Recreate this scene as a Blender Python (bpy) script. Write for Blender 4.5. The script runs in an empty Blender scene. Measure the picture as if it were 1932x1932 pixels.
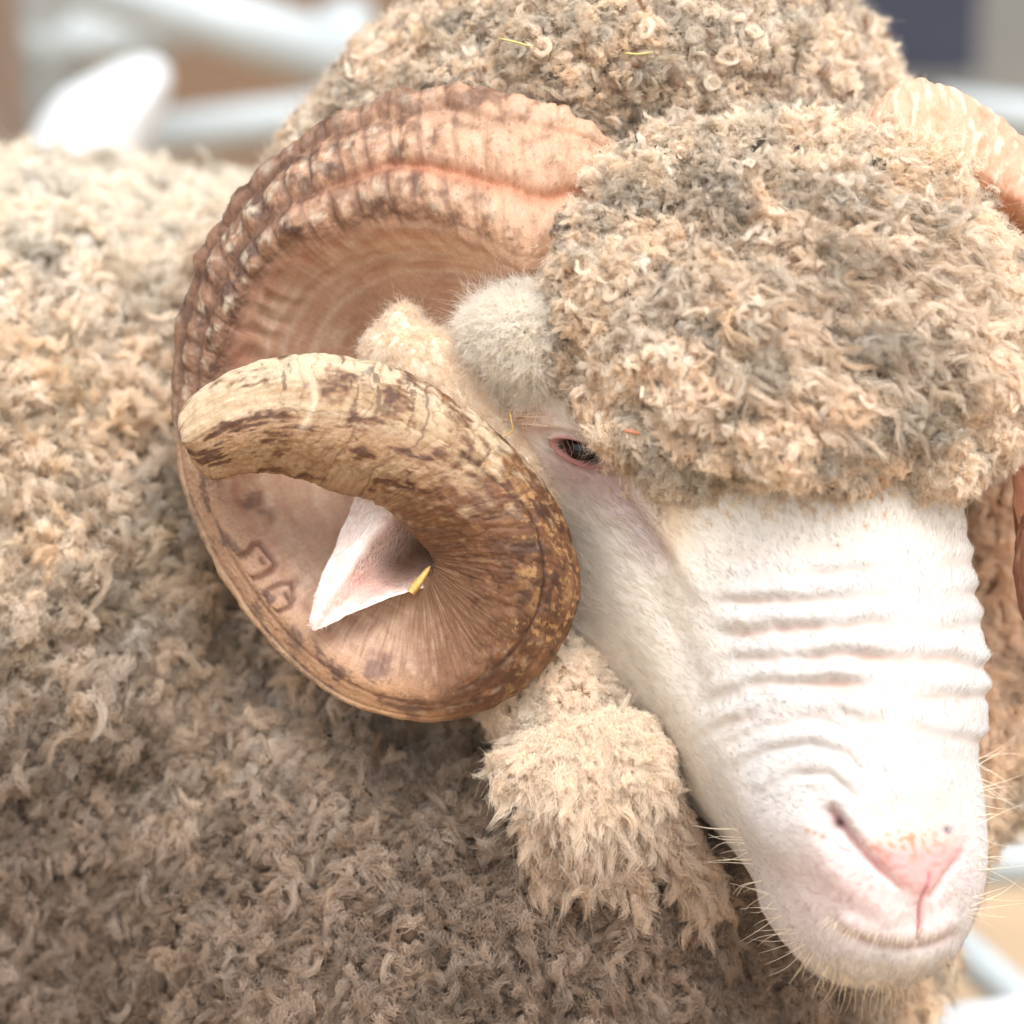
import bpy, math, random
import numpy as np
from mathutils import Vector

rng = np.random.default_rng(7)
random.seed(7)
scene = bpy.context.scene
COL = scene.collection

# ------------------------------------------------------------------ camera, light, exposure
PX = 0.5 / 1932.0            # metres per authoring unit (one unit = 0.26 mm)
DIST = 1.5                   # camera to the plane of focus, metres
PITCH = math.radians(15.0)
CAM = np.array([0.0, 0.0, 1.25])
RX = np.array([1.0, 0.0, 0.0])
FW = np.array([0.0, math.cos(PITCH), -math.sin(PITCH)])
UP = np.array([0.0, math.sin(PITCH), math.cos(PITCH)])

cam_data = bpy.data.cameras.new("camera")
cam_data.sensor_width = 36.0
cam_data.sensor_height = 36.0
cam_data.sensor_fit = 'HORIZONTAL'
cam_data.lens = 108.0
cam_data.clip_start = 0.05
cam_data.clip_end = 500.0
cam_data.dof.use_dof = True
cam_data.dof.focus_distance = DIST - 0.005
cam_data.dof.aperture_fstop = 3.6
cam = bpy.data.objects.new("camera", cam_data)
COL.objects.link(cam)
cam.location = Vector(CAM)
cam.rotation_euler = (math.radians(90) - PITCH, 0, 0)
scene.camera = cam

SUN_AZ, SUN_EL = math.radians(162.0), math.radians(62.0)   # azimuth from +Y towards +X
world = bpy.data.worlds.new("World")
scene.world = world
world.use_nodes = True
wn = world.node_tree
bg = wn.nodes["Background"]
sky = wn.nodes.new("ShaderNodeTexSky")
sky.sky_type = 'NISHITA'
sky.sun_disc = False
sky.sun_elevation = SUN_EL
sky.sun_rotation = SUN_AZ
sky.air_density = 1.0
sky.dust_density = 4.0
sky.ozone_density = 0.6
hs = wn.nodes.new("ShaderNodeHueSaturation")           # thin white cloud: a paler sky
hs.inputs["Saturation"].default_value = 0.12
wn.links.new(sky.outputs[0], hs.inputs["Color"])
wn.links.new(hs.outputs[0], bg.inputs[0])
bg.inputs[1].default_value = 0.15
sun_data = bpy.data.lights.new("sun", 'SUN')
sun_data.energy = 0.8
sun_data.angle = math.radians(25.0)
sun_data.color = (1.0, 0.98, 0.96)
sun = bpy.data.objects.new("sun", sun_data)
COL.objects.link(sun)
sd = Vector((math.sin(SUN_AZ) * math.cos(SUN_EL), math.cos(SUN_AZ) * math.cos(SUN_EL), math.sin(SUN_EL)))
sun.rotation_euler = (-sd).to_track_quat('-Z', 'Y').to_euler()
sun.location = (2, -2, 4)
scene.view_settings.view_transform = 'Standard'
scene.view_settings.look = 'None'
scene.view_settings.exposure = 1.12
scene.view_settings.gamma = 1.0
scene.view_settings.use_curve_mapping = False
scene.cycles.max_bounces = 16
scene.cycles.diffuse_bounces = 10
scene.cycles.glossy_bounces = 2
scene.cycles.transmission_bounces = 12
scene.cycles.transparent_max_bounces = 4
scene.cycles.use_denoising = True

# ------------------------------------------------------------------ numeric helpers
def srgb(r, g, b):
    c = np.array([r, g, b], float) / 255.0
    return np.where(c <= 0.04045, c / 12.92, ((c + 0.055) / 1.055) ** 2.4)

def M(u, v, d):
    """picture position and depth -> model space (x right, y away, z up), units of PX"""
    u = np.asarray(u, float); v = np.asarray(v, float); d = np.asarray(d, float)
    f = 1.0 + d * PX / DIST
    return np.stack([(u - 966) * f, d + 0 * f, -(v - 966) * f], -1)

def toworld(p):
    p = np.asarray(p, float)
    return CAM + RX * (p[..., 0:1] * PX) + FW * (DIST + p[..., 1:2] * PX) + UP * (p[..., 2:3] * PX)

def proj(p):
    f = 1.0 + p[..., 1] * PX / DIST
    return p[..., 0] / f + 966, 966 - p[..., 2] / f

PERM = rng.permutation(1024)
PERM = np.concatenate([PERM, PERM, PERM])
GR = rng.normal(size=(1024, 3)); GR /= np.linalg.norm(GR, axis=1)[:, None]

def gnoise(p):
    p = np.asarray(p, float)
    i = np.floor(p).astype(np.int64); f = p - i
    i &= 1023
    w = f * f * f * (f * (f * 6 - 15) + 10)
    out = 0
    for dx in (0, 1):
        for dy in (0, 1):
            for dz in (0, 1):
                h = PERM[PERM[PERM[(i[..., 0] + dx) & 1023] + ((i[..., 1] + dy) & 1023)] + ((i[..., 2] + dz) & 1023)]
                g = GR[h]
                dot = (g * (f - np.array([dx, dy, dz]))).sum(-1)
                wt = (w[..., 0] if dx else 1 - w[..., 0]) * (w[..., 1] if dy else 1 - w[..., 1]) * (w[..., 2] if dz else 1 - w[..., 2])
                out = out + dot * wt
    return out * 1.6

def fbm(p, octv=4, gain=0.5, lac=2.03):
    a, s, t = 1.0, 0.0, 0.0
    q = np.asarray(p, float)
    for o in range(octv):
        s = s + a * gnoise(q + o * 17.3); t += a; a *= gain; q = q * lac
    return s / t * 1.3

def vor(p):
    """F1, F2, a random value and the feature point of the nearest cell"""
    p = np.asarray(p, float)
    i = np.floor(p).astype(np.int64)
    f1 = np.full(p.shape[:-1], 9.0); f2 = f1.copy(); cid = np.zeros(p.shape[:-1]); best = np.zeros(p.shape)
    for dx in (-1, 0, 1):
        for dy in (-1, 0, 1):
            for dz in (-1, 0, 1):
                c = i + np.array([dx, dy, dz])
                h = PERM[PERM[PERM[c[..., 0] & 1023] + (c[..., 1] & 1023)] + (c[..., 2] & 1023)]
                pt = c + 0.5 + GR[h] * 0.45
                dd = np.linalg.norm(pt - p, axis=-1)
                m = dd < f1
                f2 = np.where(m, f1, np.minimum(f2, dd))
                cid = np.where(m, h / 1024.0, cid)
                best = np.where(m[..., None], pt, best)
                f1 = np.where(m, dd, f1)
    return f1, f2, cid, best

def clump(P, cell, d=None, k=1.0, seed=0.0):
    """round staples: height 0..1, offset from the middle of the staple (in staple radii), random value, gap"""
    P = P + 0.35 * cell * np.stack([gnoise(P / cell / 1.3 + 3.1 + i * 9.7) for i in range(3)], -1)
    q = P / cell
    if d is not None:
        d = np.asarray(d, float); d = d / np.linalg.norm(d)
        q = q - (1 - 1 / k) * (q * d).sum(-1, keepdims=True) * d
    q = q + seed
    f1, f2, cid, pt = vor(q)
    h = np.sqrt(np.clip(1 - (f1 / 0.85) ** 2, 0, 1)) * sstep(0.0, 0.25, f2 - f1) ** 0.5
    return h, (q - pt) / 0.6, cid, f2 - f1

def sstep(a, b, x):
    t = np.clip((x - a) / (b - a), 0, 1)
    return t * t * (3 - 2 * t)

def mix(a, b, t):
    t = np.asarray(t)[..., None]
    return a * (1 - t) + b * t

def cr(P, x, closed=False):
    """Catmull-Rom through rows of P at parameters x (0..n-1, or 0..n closed)"""
    P = np.asarray(P, float); n = len(P)
    i = np.floor(x).astype(int)
    if not closed:
        i = np.clip(i, 0, n - 2)
    t = (x - i)
    def g(k):
        return P[(i + k) % n] if closed else None
    if closed:
        p0, p1, p2, p3 = g(-1), g(0), g(1), g(2)
    else:
        Q = np.concatenate([[2 * P[0] - P[1]], P, [2 * P[-1] - P[-2]]])
        p0, p1, p2, p3 = Q[i], Q[i + 1], Q[i + 2], Q[i + 3]
    t = t.reshape(t.shape + (1,) * (P.ndim - 1))
    return 0.5 * ((2 * p1) + (-p0 + p2) * t + (2 * p0 - 5 * p1 + 4 * p2 - p3) * t ** 2 + (-p0 + 3 * p1 - 3 * p2 + p3) * t ** 3)

def loft(keys, nt, ns, tt=None):
    """keys K x C x 3 control loops -> nt x ns x 3 closed-loop surface"""
    K = np.asarray(keys, float)
    x = np.linspace(0, len(K) - 1, nt) if tt is None else tt
    rows = cr(K, x)                                   # nt x C x 3
    s = np.arange(ns) / ns * K.shape[1]
    return np.transpose(cr(np.transpose(rows, (1, 0, 2)), s, closed=True), (1, 0, 2))

def grid_faces(nt, ns, wrap=True, off=0):
    a = np.arange(nt - 1)[:, None] * ns; j = np.arange(ns if wrap else ns - 1)[None, :]
    j2 = (j + 1) % ns
    f = np.stack([a + j, a + j2, a + ns + j2, a + ns + j], -1).reshape(-1, 4)
    return f + off

def grid_normals(G, wrap=True):
    dt = np.gradient(G, axis=0)
    if wrap:
        ds = np.roll(G, -1, 1) - np.roll(G, 1, 1)
    else:
        ds = np.gradient(G, axis=1)
    n = np.cross(ds, dt)
    n /= np.linalg.norm(n, axis=-1, keepdims=True) + 1e-9
    return n

def outward(G, N):
    c = G.mean(axis=(0, 1))
    if ((G - c) * N).sum() < 0:
        N = -N
    return N

def seg_dist(u, v, poly):
    """distance from picture points to a polyline, and the fraction along it"""
    best = np.full(u.shape, 1e9); frac = np.zeros(u.shape)
    n = len(poly) - 1
    for k in range(n):
        a = np.array(poly[k], float); b = np.array(poly[k + 1], float)
        ab = b - a; L = (ab ** 2).sum() + 1e-9
        t = np.clip(((u - a[0]) * ab[0] + (v - a[1]) * ab[1]) / L, 0, 1)
        d = np.hypot(u - a[0] - t * ab[0], v - a[1] - t * ab[1])
        m = d < best
        best = np.where(m, d, best); frac = np.where(m, (k + t) / n, frac)
    return best, frac

def gauss(x, w):
    return np.exp(-(x / w) ** 2)

# ------------------------------------------------------------------ object helpers
def tag(o, label=None, cat=None, group=None, kind=None):
    if label: o["label"] = label
    if cat: o["category"] = cat
    if group: o["group"] = group
    if kind: o["kind"] = kind
    return o

def empty(name, loc):
    o = bpy.data.objects.new(name, None)
    o.location = loc
    o.empty_display_size = 0.1
    COL.objects.link(o)
    return o

def link(o, parent):
    COL.objects.link(o)
    if parent is not None:
        o.parent = parent
        pl = Vector((0, 0, 0)); q = parent
        while q is not None:
            pl += q.location; q = q.parent
        o.location = -pl
    return o

def add_mesh(name, verts, faces, mat, parent=None, col=None, world_space=False, uv=None, smooth=True):
    V = np.asarray(verts, float).reshape(-1, 3)
    if not world_space:
        V = toworld(V)
    me = bpy.data.meshes.new(name)
    if isinstance(faces, np.ndarray):
        nf, k = faces.shape
        me.vertices.add(len(V)); me.vertices.foreach_set("co", V.astype(np.float32).ravel())
        me.loops.add(nf * k); me.loops.foreach_set("vertex_index", faces.astype(np.int32).ravel())
        me.polygons.add(nf); me.polygons.foreach_set("loop_start", (np.arange(nf) * k).astype(np.int32))
        me.update(calc_edges=True)
    else:
        me.from_pydata([tuple(q) for q in V], [], [tuple(int(a) for a in f) for f in faces]); me.update()
    if smooth:
        me.polygons.foreach_set("use_smooth", np.ones(len(me.polygons), bool))
    if col is not None:
        a = me.attributes.new("wc", 'FLOAT_COLOR', 'POINT')
        c = np.ones((len(V), 4), np.float32); c[:, :3] = np.asarray(col).reshape(-1, 3)
        a.data.foreach_set("color", c.ravel())
    if uv is not None:
        a = me.attributes.new("st", 'FLOAT_VECTOR', 'POINT')
        c = np.zeros((len(V), 3), np.float32); c[:, :2] = np.asarray(uv).reshape(-1, 2)
        a.data.foreach_set("vector", c.ravel())
    me.materials.append(mat)
    o = bpy.data.objects.new(name, me)
    return link(o, parent)

def add_curves(name, P, rad, col, mat, parent):
    """P n x k x 3 (model space), rad n x k, col n x k x 3"""
    n, k = P.shape[:2]
    cu = bpy.data.hair_curves.new(name)
    cu.add_curves([k] * n)
    cu.position_data.foreach_set("vector", toworld(P).astype(np.float32).ravel())
    r = cu.attributes.get("radius") or cu.attributes.new("radius", 'FLOAT', 'POINT')
    r.data.foreach_set("value", (rad * PX).astype(np.float32).ravel())
    a = cu.attributes.new("wc", 'FLOAT_COLOR', 'POINT')
    c = np.ones((n, k, 4), np.float32); c[..., :3] = col
    a.data.foreach_set("color", c.ravel())
    cu.materials.append(mat)
    o = bpy.data.objects.new(name, cu)
    return link(o, parent)

# ------------------------------------------------------------------ materials
def mat_new(name):
    m = bpy.data.materials.new(name); m.use_nodes = True
    nt = m.node_tree; b = nt.nodes["Principled BSDF"]
    return m, nt, b

def attr_mat(name, rough=0.8, spec=0.2, sss=0.0, sss_r=(1, .6, .4), sss_scale=0.004, noise=None, bump=None, sheen=0.0, gain=1.0):
    """base colour from the point attribute 'wc', broken up by procedural noise"""
    m, nt, b = mat_new(name)
    at = nt.nodes.new("ShaderNodeAttribute"); at.attribute_name = "wc"
    out = at.outputs["Color"]
    if noise:
        sc, lo, hi = noise
        tc = nt.nodes.new("ShaderNodeNewGeometry")
        nz = nt.nodes.new("ShaderNodeTexNoise"); nz.inputs["Scale"].default_value = sc; nz.inputs["Detail"].default_value = 4
        mr = nt.nodes.new("ShaderNodeMapRange")
        mr.inputs["From Min"].default_value = 0.3; mr.inputs["From Max"].default_value = 0.7
        mr.inputs["To Min"].default_value = lo * gain; mr.inputs["To Max"].default_value = hi * gain
        vm = nt.nodes.new("ShaderNodeVectorMath"); vm.operation = 'SCALE'
        nt.links.new(tc.outputs["Position"], nz.inputs["Vector"])
        nt.links.new(nz.outputs["Fac"], mr.inputs["Value"])
        nt.links.new(out, vm.inputs[0]); nt.links.new(mr.outputs[0], vm.inputs["Scale"])
        out = vm.outputs[0]
    nt.links.new(out, b.inputs["Base Color"])
    b.inputs["Roughness"].default_value = rough
    b.inputs["Specular IOR Level"].default_value = spec
    if sss:
        b.inputs["Subsurface Weight"].default_value = sss
        b.inputs["Subsurface Radius"].default_value = sss_r
        b.inputs["Subsurface Scale"].default_value = sss_scale
    if sheen:
        b.inputs["Sheen Weight"].default_value = sheen
    if bump:
        bs, st, ds = bump
        tc2 = nt.nodes.new("ShaderNodeNewGeometry")
        nz2 = nt.nodes.new("ShaderNodeTexNoise"); nz2.inputs["Scale"].default_value = bs; nz2.inputs["Detail"].default_value = 5
        bp = nt.nodes.new("ShaderNodeBump"); bp.inputs["Strength"].default_value = st; bp.inputs["Distance"].default_value = ds
        nt.links.new(tc2.outputs["Position"], nz2.inputs["Vector"])
        nt.links.new(nz2.outputs["Fac"], bp.inputs["Height"]); nt.links.new(bp.outputs[0], b.inputs["Normal"])
    return m

def plain_mat(name, c, rough=0.6, metal=0.0, noise=(8, 0.85, 1.1), bump=None):
    m, nt, b = mat_new(name)
    tc = nt.nodes.new("ShaderNodeNewGeometry")
    nz = nt.nodes.new("ShaderNodeTexNoise"); nz.inputs["Scale"].default_value = noise[0]; nz.inputs["Detail"].default_value = 5
    cr_ = nt.nodes.new("ShaderNodeValToRGB")
    c = np.asarray(c)
    cr_.color_ramp.elements[0].position = 0.3; cr_.color_ramp.elements[0].color = (*(c * noise[1]), 1)
    cr_.color_ramp.elements[1].position = 0.7; cr_.color_ramp.elements[1].color = (*(np.minimum(c * noise[2], 0.95)), 1)
    nt.links.new(tc.outputs["Position"], nz.inputs["Vector"]); nt.links.new(nz.outputs["Fac"], cr_.inputs[0])
    nt.links.new(cr_.outputs[0], b.inputs["Base Color"])
    b.inputs["Roughness"].default_value = rough; b.inputs["Metallic"].default_value = metal
    if bump:
        bp = nt.nodes.new("ShaderNodeBump"); bp.inputs["Strength"].default_value = bump; bp.inputs["Distance"].default_value = 0.01
        nt.links.new(nz.outputs["Fac"], bp.inputs["Height"]); nt.links.new(bp.outputs[0], b.inputs["Normal"])
    return m

def fibre_mat(name, trans):
    m, nt, b = mat_new(name)
    at = nt.nodes.new("ShaderNodeAttribute"); at.attribute_name = "wc"
    ge = nt.nodes.new("ShaderNodeNewGeometry")
    nz = nt.nodes.new("ShaderNodeTexNoise"); nz.inputs["Scale"].default_value = 700; nz.inputs["Detail"].default_value = 3
    mr = nt.nodes.new("ShaderNodeMapRange"); mr.inputs["From Min"].default_value = 0.3; mr.inputs["From Max"].default_value = 0.7
    mr.inputs["To Min"].default_value = 0.93; mr.inputs["To Max"].default_value = 1.05
    vm = nt.nodes.new("ShaderNodeVectorMath"); vm.operation = 'SCALE'
    di = nt.nodes.new("ShaderNodeBsdfDiffuse"); tr = nt.nodes.new("ShaderNodeBsdfTranslucent"); mx = nt.nodes.new("ShaderNodeMixShader")
    nt.links.new(ge.outputs["Position"], nz.inputs["Vector"]); nt.links.new(nz.outputs["Fac"], mr.inputs["Value"])
    nt.links.new(at.outputs["Color"], vm.inputs[0]); nt.links.new(mr.outputs[0], vm.inputs["Scale"])
    nt.links.new(vm.outputs[0], di.inputs["Color"]); nt.links.new(vm.outputs[0], tr.inputs["Color"])
    mx.inputs[0].default_value = trans
    nt.links.new(di.outputs[0], mx.inputs[1]); nt.links.new(tr.outputs[0], mx.inputs[2])
    nt.nodes.remove(b)
    nt.links.new(mx.outputs[0], nt.nodes["Material Output"].inputs["Surface"])
    return m
M_FIBRE = fibre_mat("wool_fibre_material", 0.34)
M_FLUFF = fibre_mat("fluff_fibre_material", 0.55)
M_WOOL = attr_mat("wool_base_material", rough=0.95, spec=0.05, noise=(1500, 0.7, 1.15), bump=(1800, 0.6, 0.0006))
M_SKIN = attr_mat("skin_material", rough=0.8, spec=0.12, sss=0.15, sss_r=(1, .55, .4), sss_scale=0.003, noise=(2500, 0.93, 1.05), bump=(3000, 0.25, 0.0003))
M_HORN = attr_mat("horn_material", rough=0.62, spec=0.35, sss=0.0, noise=(1600, 0.8, 1.15), bump=(1500, 0.4, 0.0005))
M_EAR = attr_mat("ear_material", rough=0.7, spec=0.15, sss=0.3, sss_r=(1, .5, .4), sss_scale=0.004, noise=(2000, 0.94, 1.05))

def eye_mat():
    m, nt, b = mat_new("eye_material")
    at = nt.nodes.new("ShaderNodeAttribute"); at.attribute_name = "wc"
    nt.links.new(at.outputs["Color"], b.inputs["Base Color"])
    b.inputs["Roughness"].default_value = 0.06
    b.inputs["Coat Weight"].default_value = 0.3; b.inputs["Coat Roughness"].default_value = 0.03
    return m
M_EYE = eye_mat()
M_EYE.node_tree.nodes['Principled BSDF'].inputs['Specular IOR Level'].default_value = 0.3

# ------------------------------------------------------------------ lofted wool masses
def blob(keys, nt=140, ns=200):
    """keys: (v, uL, uR, dFront, dBack, exponent) horizontal slices, top to bottom"""
    K = np.array(keys, float)
    x = np.linspace(0, len(K) - 1, nt)
    r = cr(K, x)
    a = np.linspace(0, 2 * np.pi, ns, endpoint=False)
    v, uL, uR, dF, dB, ex = [r[:, i:i + 1] for i in range(6)]
    ca, sa = np.cos(a)[None], np.sin(a)[None]
    e = 2.0 / ex
    cx = np.sign(ca) * np.abs(ca) ** e; sy = np.sign(sa) * np.abs(sa) ** e
    u = (uL + uR) / 2 + (uR - uL) / 2 * cx
    d = (dF + dB) / 2 - (dB - dF) / 2 * sy
    G = M(u, v + 0 * u, d)
    return G

def close_caps(keys):
    """add shrunken slices at both ends so that the mass is round there"""
    k = [list(q) for q in keys]
    def sh(q, dv, f):
        uc, dc = (q[1] + q[2]) / 2, (q[3] + q[4]) / 2
        return [q[0] + dv, uc - (uc - q[1]) * f, uc + (q[2] - uc) * f, dc - (dc - q[3]) * f, dc + (q[4] - dc) * f, q[5]]
    a, b = k[0], k[-1]
    return [sh(a, -42, 0.02), sh(a, -30, 0.55)] + k + [sh(b, 30, 0.55), sh(b, 42, 0.02)]

def sample_grid(G, N, n, wrap=True):
    """area-weighted random points and normals on a grid surface"""
    nt, ns = G.shape[:2]
    F = grid_faces(nt, ns, wrap)
    V = G.reshape(-1, 3); Nn = N.reshape(-1, 3)
    a, b, c, d = V[F[:, 0]], V[F[:, 1]], V[F[:, 2]], V[F[:, 3]]
    ar = np.linalg.norm(np.cross(c - a, d - b), axis=1)
    pk = rng.choice(len(F), n, p=ar / ar.sum())
    s, t = rng.random((n, 1)), rng.random((n, 1))
    w = [(1 - s) * (1 - t), s * (1 - t), s * t, (1 - s) * t]
    P = sum(w[i] * V[F[pk, i]] for i in range(4)); Q = sum(w[i] * Nn[F[pk, i]] for i in range(4))
    Q /= np.linalg.norm(Q, axis=1, keepdims=True) + 1e-9
    return P, Q

def thin(P, N, cell):
    k = np.floor(P / cell + 0.5 * np.sin(P[:, [1, 2, 0]] / (cell * 3.1))).astype(np.int64)
    h = (k[:, 0] * 73856093) ^ (k[:, 1] * 19349663) ^ (k[:, 2] * 83492791)
    _, i = np.unique(h, return_index=True)
    return P[i], N[i]

def visible(P, N, margin=130, nmin=-0.25):
    u, v = proj(P)
    view = P - np.array([0, -DIST / PX, 0]); view /= np.linalg.norm(view, axis=1, keepdims=True)
    f = -(view * N).sum(1)
    return (u > -margin) & (u < 1932 + margin) & (v > -margin) & (v < 1932 + margin) & (f > nmin)

def unit(a):
    return a / (np.linalg.norm(a, axis=-1, keepdims=True) + 1e-9)

class Locks:
    """collects staples of wool: a fuzzy bundle of crimped fibres round a soft core"""
    def __init__(s):
        s.P, s.R, s.C = [], [], []
        s.cv, s.cf, s.cc, s.n = [], [], [], 0
    def add(s, root, nrm, flow, L, rad, nf, colf, tone=None, frizz=1.5, short=0.75, fw=0.45, kp=9, bend=0.5, curl=0.35, turns=1.2, crimp=1.0, jitter=0.35, stray=0.08,
            core=0.62, taper=0.35, flare=0.0, sink=6.0, dirt=None, stray_len=1.5):
        n = len(root)
        L = np.broadcast_to(L, (n,)) * (0.7 + 0.6 * rng.random(n)); rad = np.broadcast_to(rad, (n,)) * (0.7 + 0.6 * rng.random(n))
        flow = np.broadcast_to(flow, root.shape)
        rnd = rng.normal(size=(n, 3))
        d0 = unit(nrm + rnd * jitter + flow * 0.5)
        d1 = unit(flow - (flow * nrm).sum(1, keepdims=True) * nrm + rng.normal(size=(n, 3)) * 0.5 + nrm * 0.25)
        e1 = unit(np.cross(d0, rng.normal(size=(n, 3)))); e2 = np.cross(d0, e1)
        sgn = np.where(rng.random(n) < 0.5, -1, 1)
        ph = rng.random(n) * 6.283
        tn = turns * (0.5 + rng.random(n)); cu = curl * (0.4 + 1.2 * rng.random(n))
        def axis(t):   # t: (k,) -> n x k x 3
            t = t[None, :]
            b = bend
            lin = t - b * t ** 2 * 0.5
            A = root[:, None] - nrm[:, None] * sink + L[:, None, None] * (d0[:, None] * lin[..., None] + d1[:, None] * (b * t ** 2)[..., None])
            w = tn[:, None] * 6.283 * t + ph[:, None]
            amp = (cu * L)[:, None] * t ** 1.2 * 0.4
            A = A + e1[:, None] * (amp * (np.cos(w)))[..., None] + e2[:, None] * (amp * sgn[:, None] * np.sin(w))[..., None]
            return A
        t = np.linspace(0, 1, kp)
        A = axis(t)                                                    # n x k x 3
        prof = (1 - (1 - taper) * t ** 2.0) * (0.75 + 0.6 * np.sin(np.pi * np.clip(t * 1.05, 0, 1))) + flare * t ** 3
        # fibres
        ang = rng.random((n, nf)) * 6.283; rr = np.sqrt(rng.random((n, nf)))
        off = e1[:, None] * (np.cos(ang) * rr)[..., None] + e2[:, None] * (np.sin(ang) * rr)[..., None]   # n f 3
        st = rng.random((n, nf)) < stray
        F = A[:, None] + off[:, :, None] * (rad[:, None, None] * prof[None, None])[..., None]
        fr = 3.0 + 2.5 * rng.random((n, 1, 1)); fp = ph[:, None, None] + rng.normal(size=(n, nf, 1)) * 0.7
        wv = np.sin(fr * 6.283 * t[None, None] + fp) * crimp * (0.3 + t)[None, None]
        F = F + e1[:, None, None] * wv[..., None]
        sd_ = rng.normal(size=(n, nf, 3))
        w2 = rng.normal(size=(n, nf, 1, 3)) * rad[:, None, None, None] * 0.35
        F = F + w2 * 1.5 * np.sin(t * (2.5 + 3 * rng.random((n, nf, 1))))[..., None]
        fa = (frizz * (0.4 + rng.random((n, nf, 1)))) * np.minimum(1, t * 3)[None, None]
        fq = (5.0 + 8.0 * rng.random((n, nf, 1))) * t[None, None] + rng.random((n, nf, 1)) * 6.283
        F = F + e1[:, None, None] * (fa * np.cos(fq))[..., None] + np.cross(e1, d0)[:, None, None] * (fa * np.sin(fq))[..., None]
        F = F + np.where(st, 1.0, 0.0)[..., None, None] * (sd_ * (L * 0.28 * stray_len)[:, None, None])[:, :, None] * (t ** 1.5)[None, None, :, None]
        ln = np.where(st, 1.0, short + (1.05 - short) * rng.random((n, nf)))
        F = root[:, None, None] + (F - root[:, None, None]) * ln[..., None, None]
        R = fw * (1 - 0.6 * t ** 2)[None, None] * np.where(st, 0.7, 1.0)[..., None]
        R = np.broadcast_to(R, F.shape[:3])
        C = colf(root, n)                                              # (base n x 3, tip n x 3)
        cb, ct = C[0], C[1]
        if tone is not None:
            g_ = np.clip(1 + 0.42 * tone, 0.6, 1.25)[:, None]; cb = cb * g_; ct = ct * g_
        cb = cb * np.minimum(1, 0.90 / cb.max(1, keepdims=True)); ct = ct * np.minimum(1, 0.90 / ct.max(1, keepdims=True))
        lr = (0.86 + 0.28 * rng.random((n, nf, 1, 1)))
        tt = (t ** 1.6)[None, None, :, None]
        CC = (cb[:, None, None] * (1 - tt) + ct[:, None, None] * tt) * lr
        s.P.append(F.reshape(-1, kp, 3)); s.R.append(R.reshape(-1, kp)); s.C.append(np.broadcast_to(CC, F.shape).reshape(-1, kp, 3))
        # core
        if core > 0:
            kc, ks = 6, 5
            tc = np.linspace(0, 0.9, kc)
            Ac = axis(tc)
            pr = np.interp(tc, t, prof) * core; pr[-1] *= 0.25
            an = np.arange(ks) / ks * 6.283
            ring = e1[:, None, None] * np.cos(an)[None, None, :, None] + e2[:, None, None] * np.sin(an)[None, None, :, None]
            V = Ac[:, :, None] + ring * (rad[:, None] * pr[None])[..., None, None]
            V = V + rng.normal(size=V.shape) * (rad * 0.08)[:, None, None, None]
            base = np.arange(n)[:, None] * (kc * ks)
            ff = grid_faces(kc, ks)
            s.cf.append((base[:, :, None] + ff[None]).reshape(-1, 4) + s.n)
            ctt = (tc ** 1.6)[None, :, None, None]
            c2 = (cb[:, None, None] * (1 - ctt) + ct[:, None, None] * ctt) * 0.9
            s.cc.append(np.broadcast_to(c2, V.shape).reshape(-1, 3))
            s.cv.append(V.reshape(-1, 3)); s.n += n * kc * ks
    def core_arrays(s):
        return np.concatenate(s.cv), np.concatenate(s.cf), np.concatenate(s.cc)
    def build(s, name, parent, mat=None):
        label = None
        o = add_curves(name, np.concatenate(s.P), np.concatenate(s.R), np.concatenate(s.C), mat or M_FIBRE, parent)
        if label: o["label"] = label
        return o

def wool_part(name, grids, locks, parent, basecol, fibre_name="wool_fibres", fmat=None):
    vs, fs, cs, off = [], [], [], 0
    for G in grids:
        V = G.reshape(-1, 3)
        vs.append(V); fs.append(grid_faces(G.shape[0], G.shape[1]) + off); cs.append(basecol(V)); off += len(V)
    if locks.cv:
        V, F, C = locks.core_arrays()
        vs.append(V); fs.append(F + off); cs.append(C)
    o = add_mesh(name, np.concatenate(vs), np.concatenate(fs), M_WOOL, parent, col=np.concatenate(cs))
    locks.build(fibre_name, o, fmat)
    return o

CREAM = srgb(243, 227, 206); GOLD = srgb(230, 208, 175); TAN = srgb(188, 160, 127)
GREY = srgb(180, 156, 130); DARK = srgb(122, 90, 64); PALE = srgb(250, 244, 232)
GAIN = 1.0

def rand_lock_colours(p, n, dirt=0.5, dark=0.12, pale=0.5, scale=120.0):
    big = fbm(p / scale, 3)
    base = mix(np.tile(CREAM, (n, 1)), np.tile(GOLD, (n, 1)), np.clip(0.40 + big * 0.9 + rng.normal(size=n) * 0.08, 0, 1))
    base = mix(base, np.tile(PALE, (n, 1)), np.clip(pale * (0.5 + fbm(p / 40 + 8, 2)), 0, 1))
    g = fbm(p / (scale * 0.5) + 40, 3)
    tip = mix(np.tile(TAN, (n, 1)), np.tile(GREY, (n, 1)), np.clip(0.22 + g * 0.8, 0, 1))
    tip = mix(base, tip, np.clip(dirt + 0.9 * fbm(p / 26 + 15, 3) + rng.normal(size=n) * 0.08, 0, 1))
    dk = sstep(0.52 - dark, 0.78 - dark, fbm(p / 17.0 + 60, 3))  # dark tufts: dirt, and gap shade between locks put into the colour
    tip = mix(tip, np.tile(DARK, (n, 1)) * 1.1, dk * 0.85)
    base = mix(base, base * 0.6, dk)
    return base, tip

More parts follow.
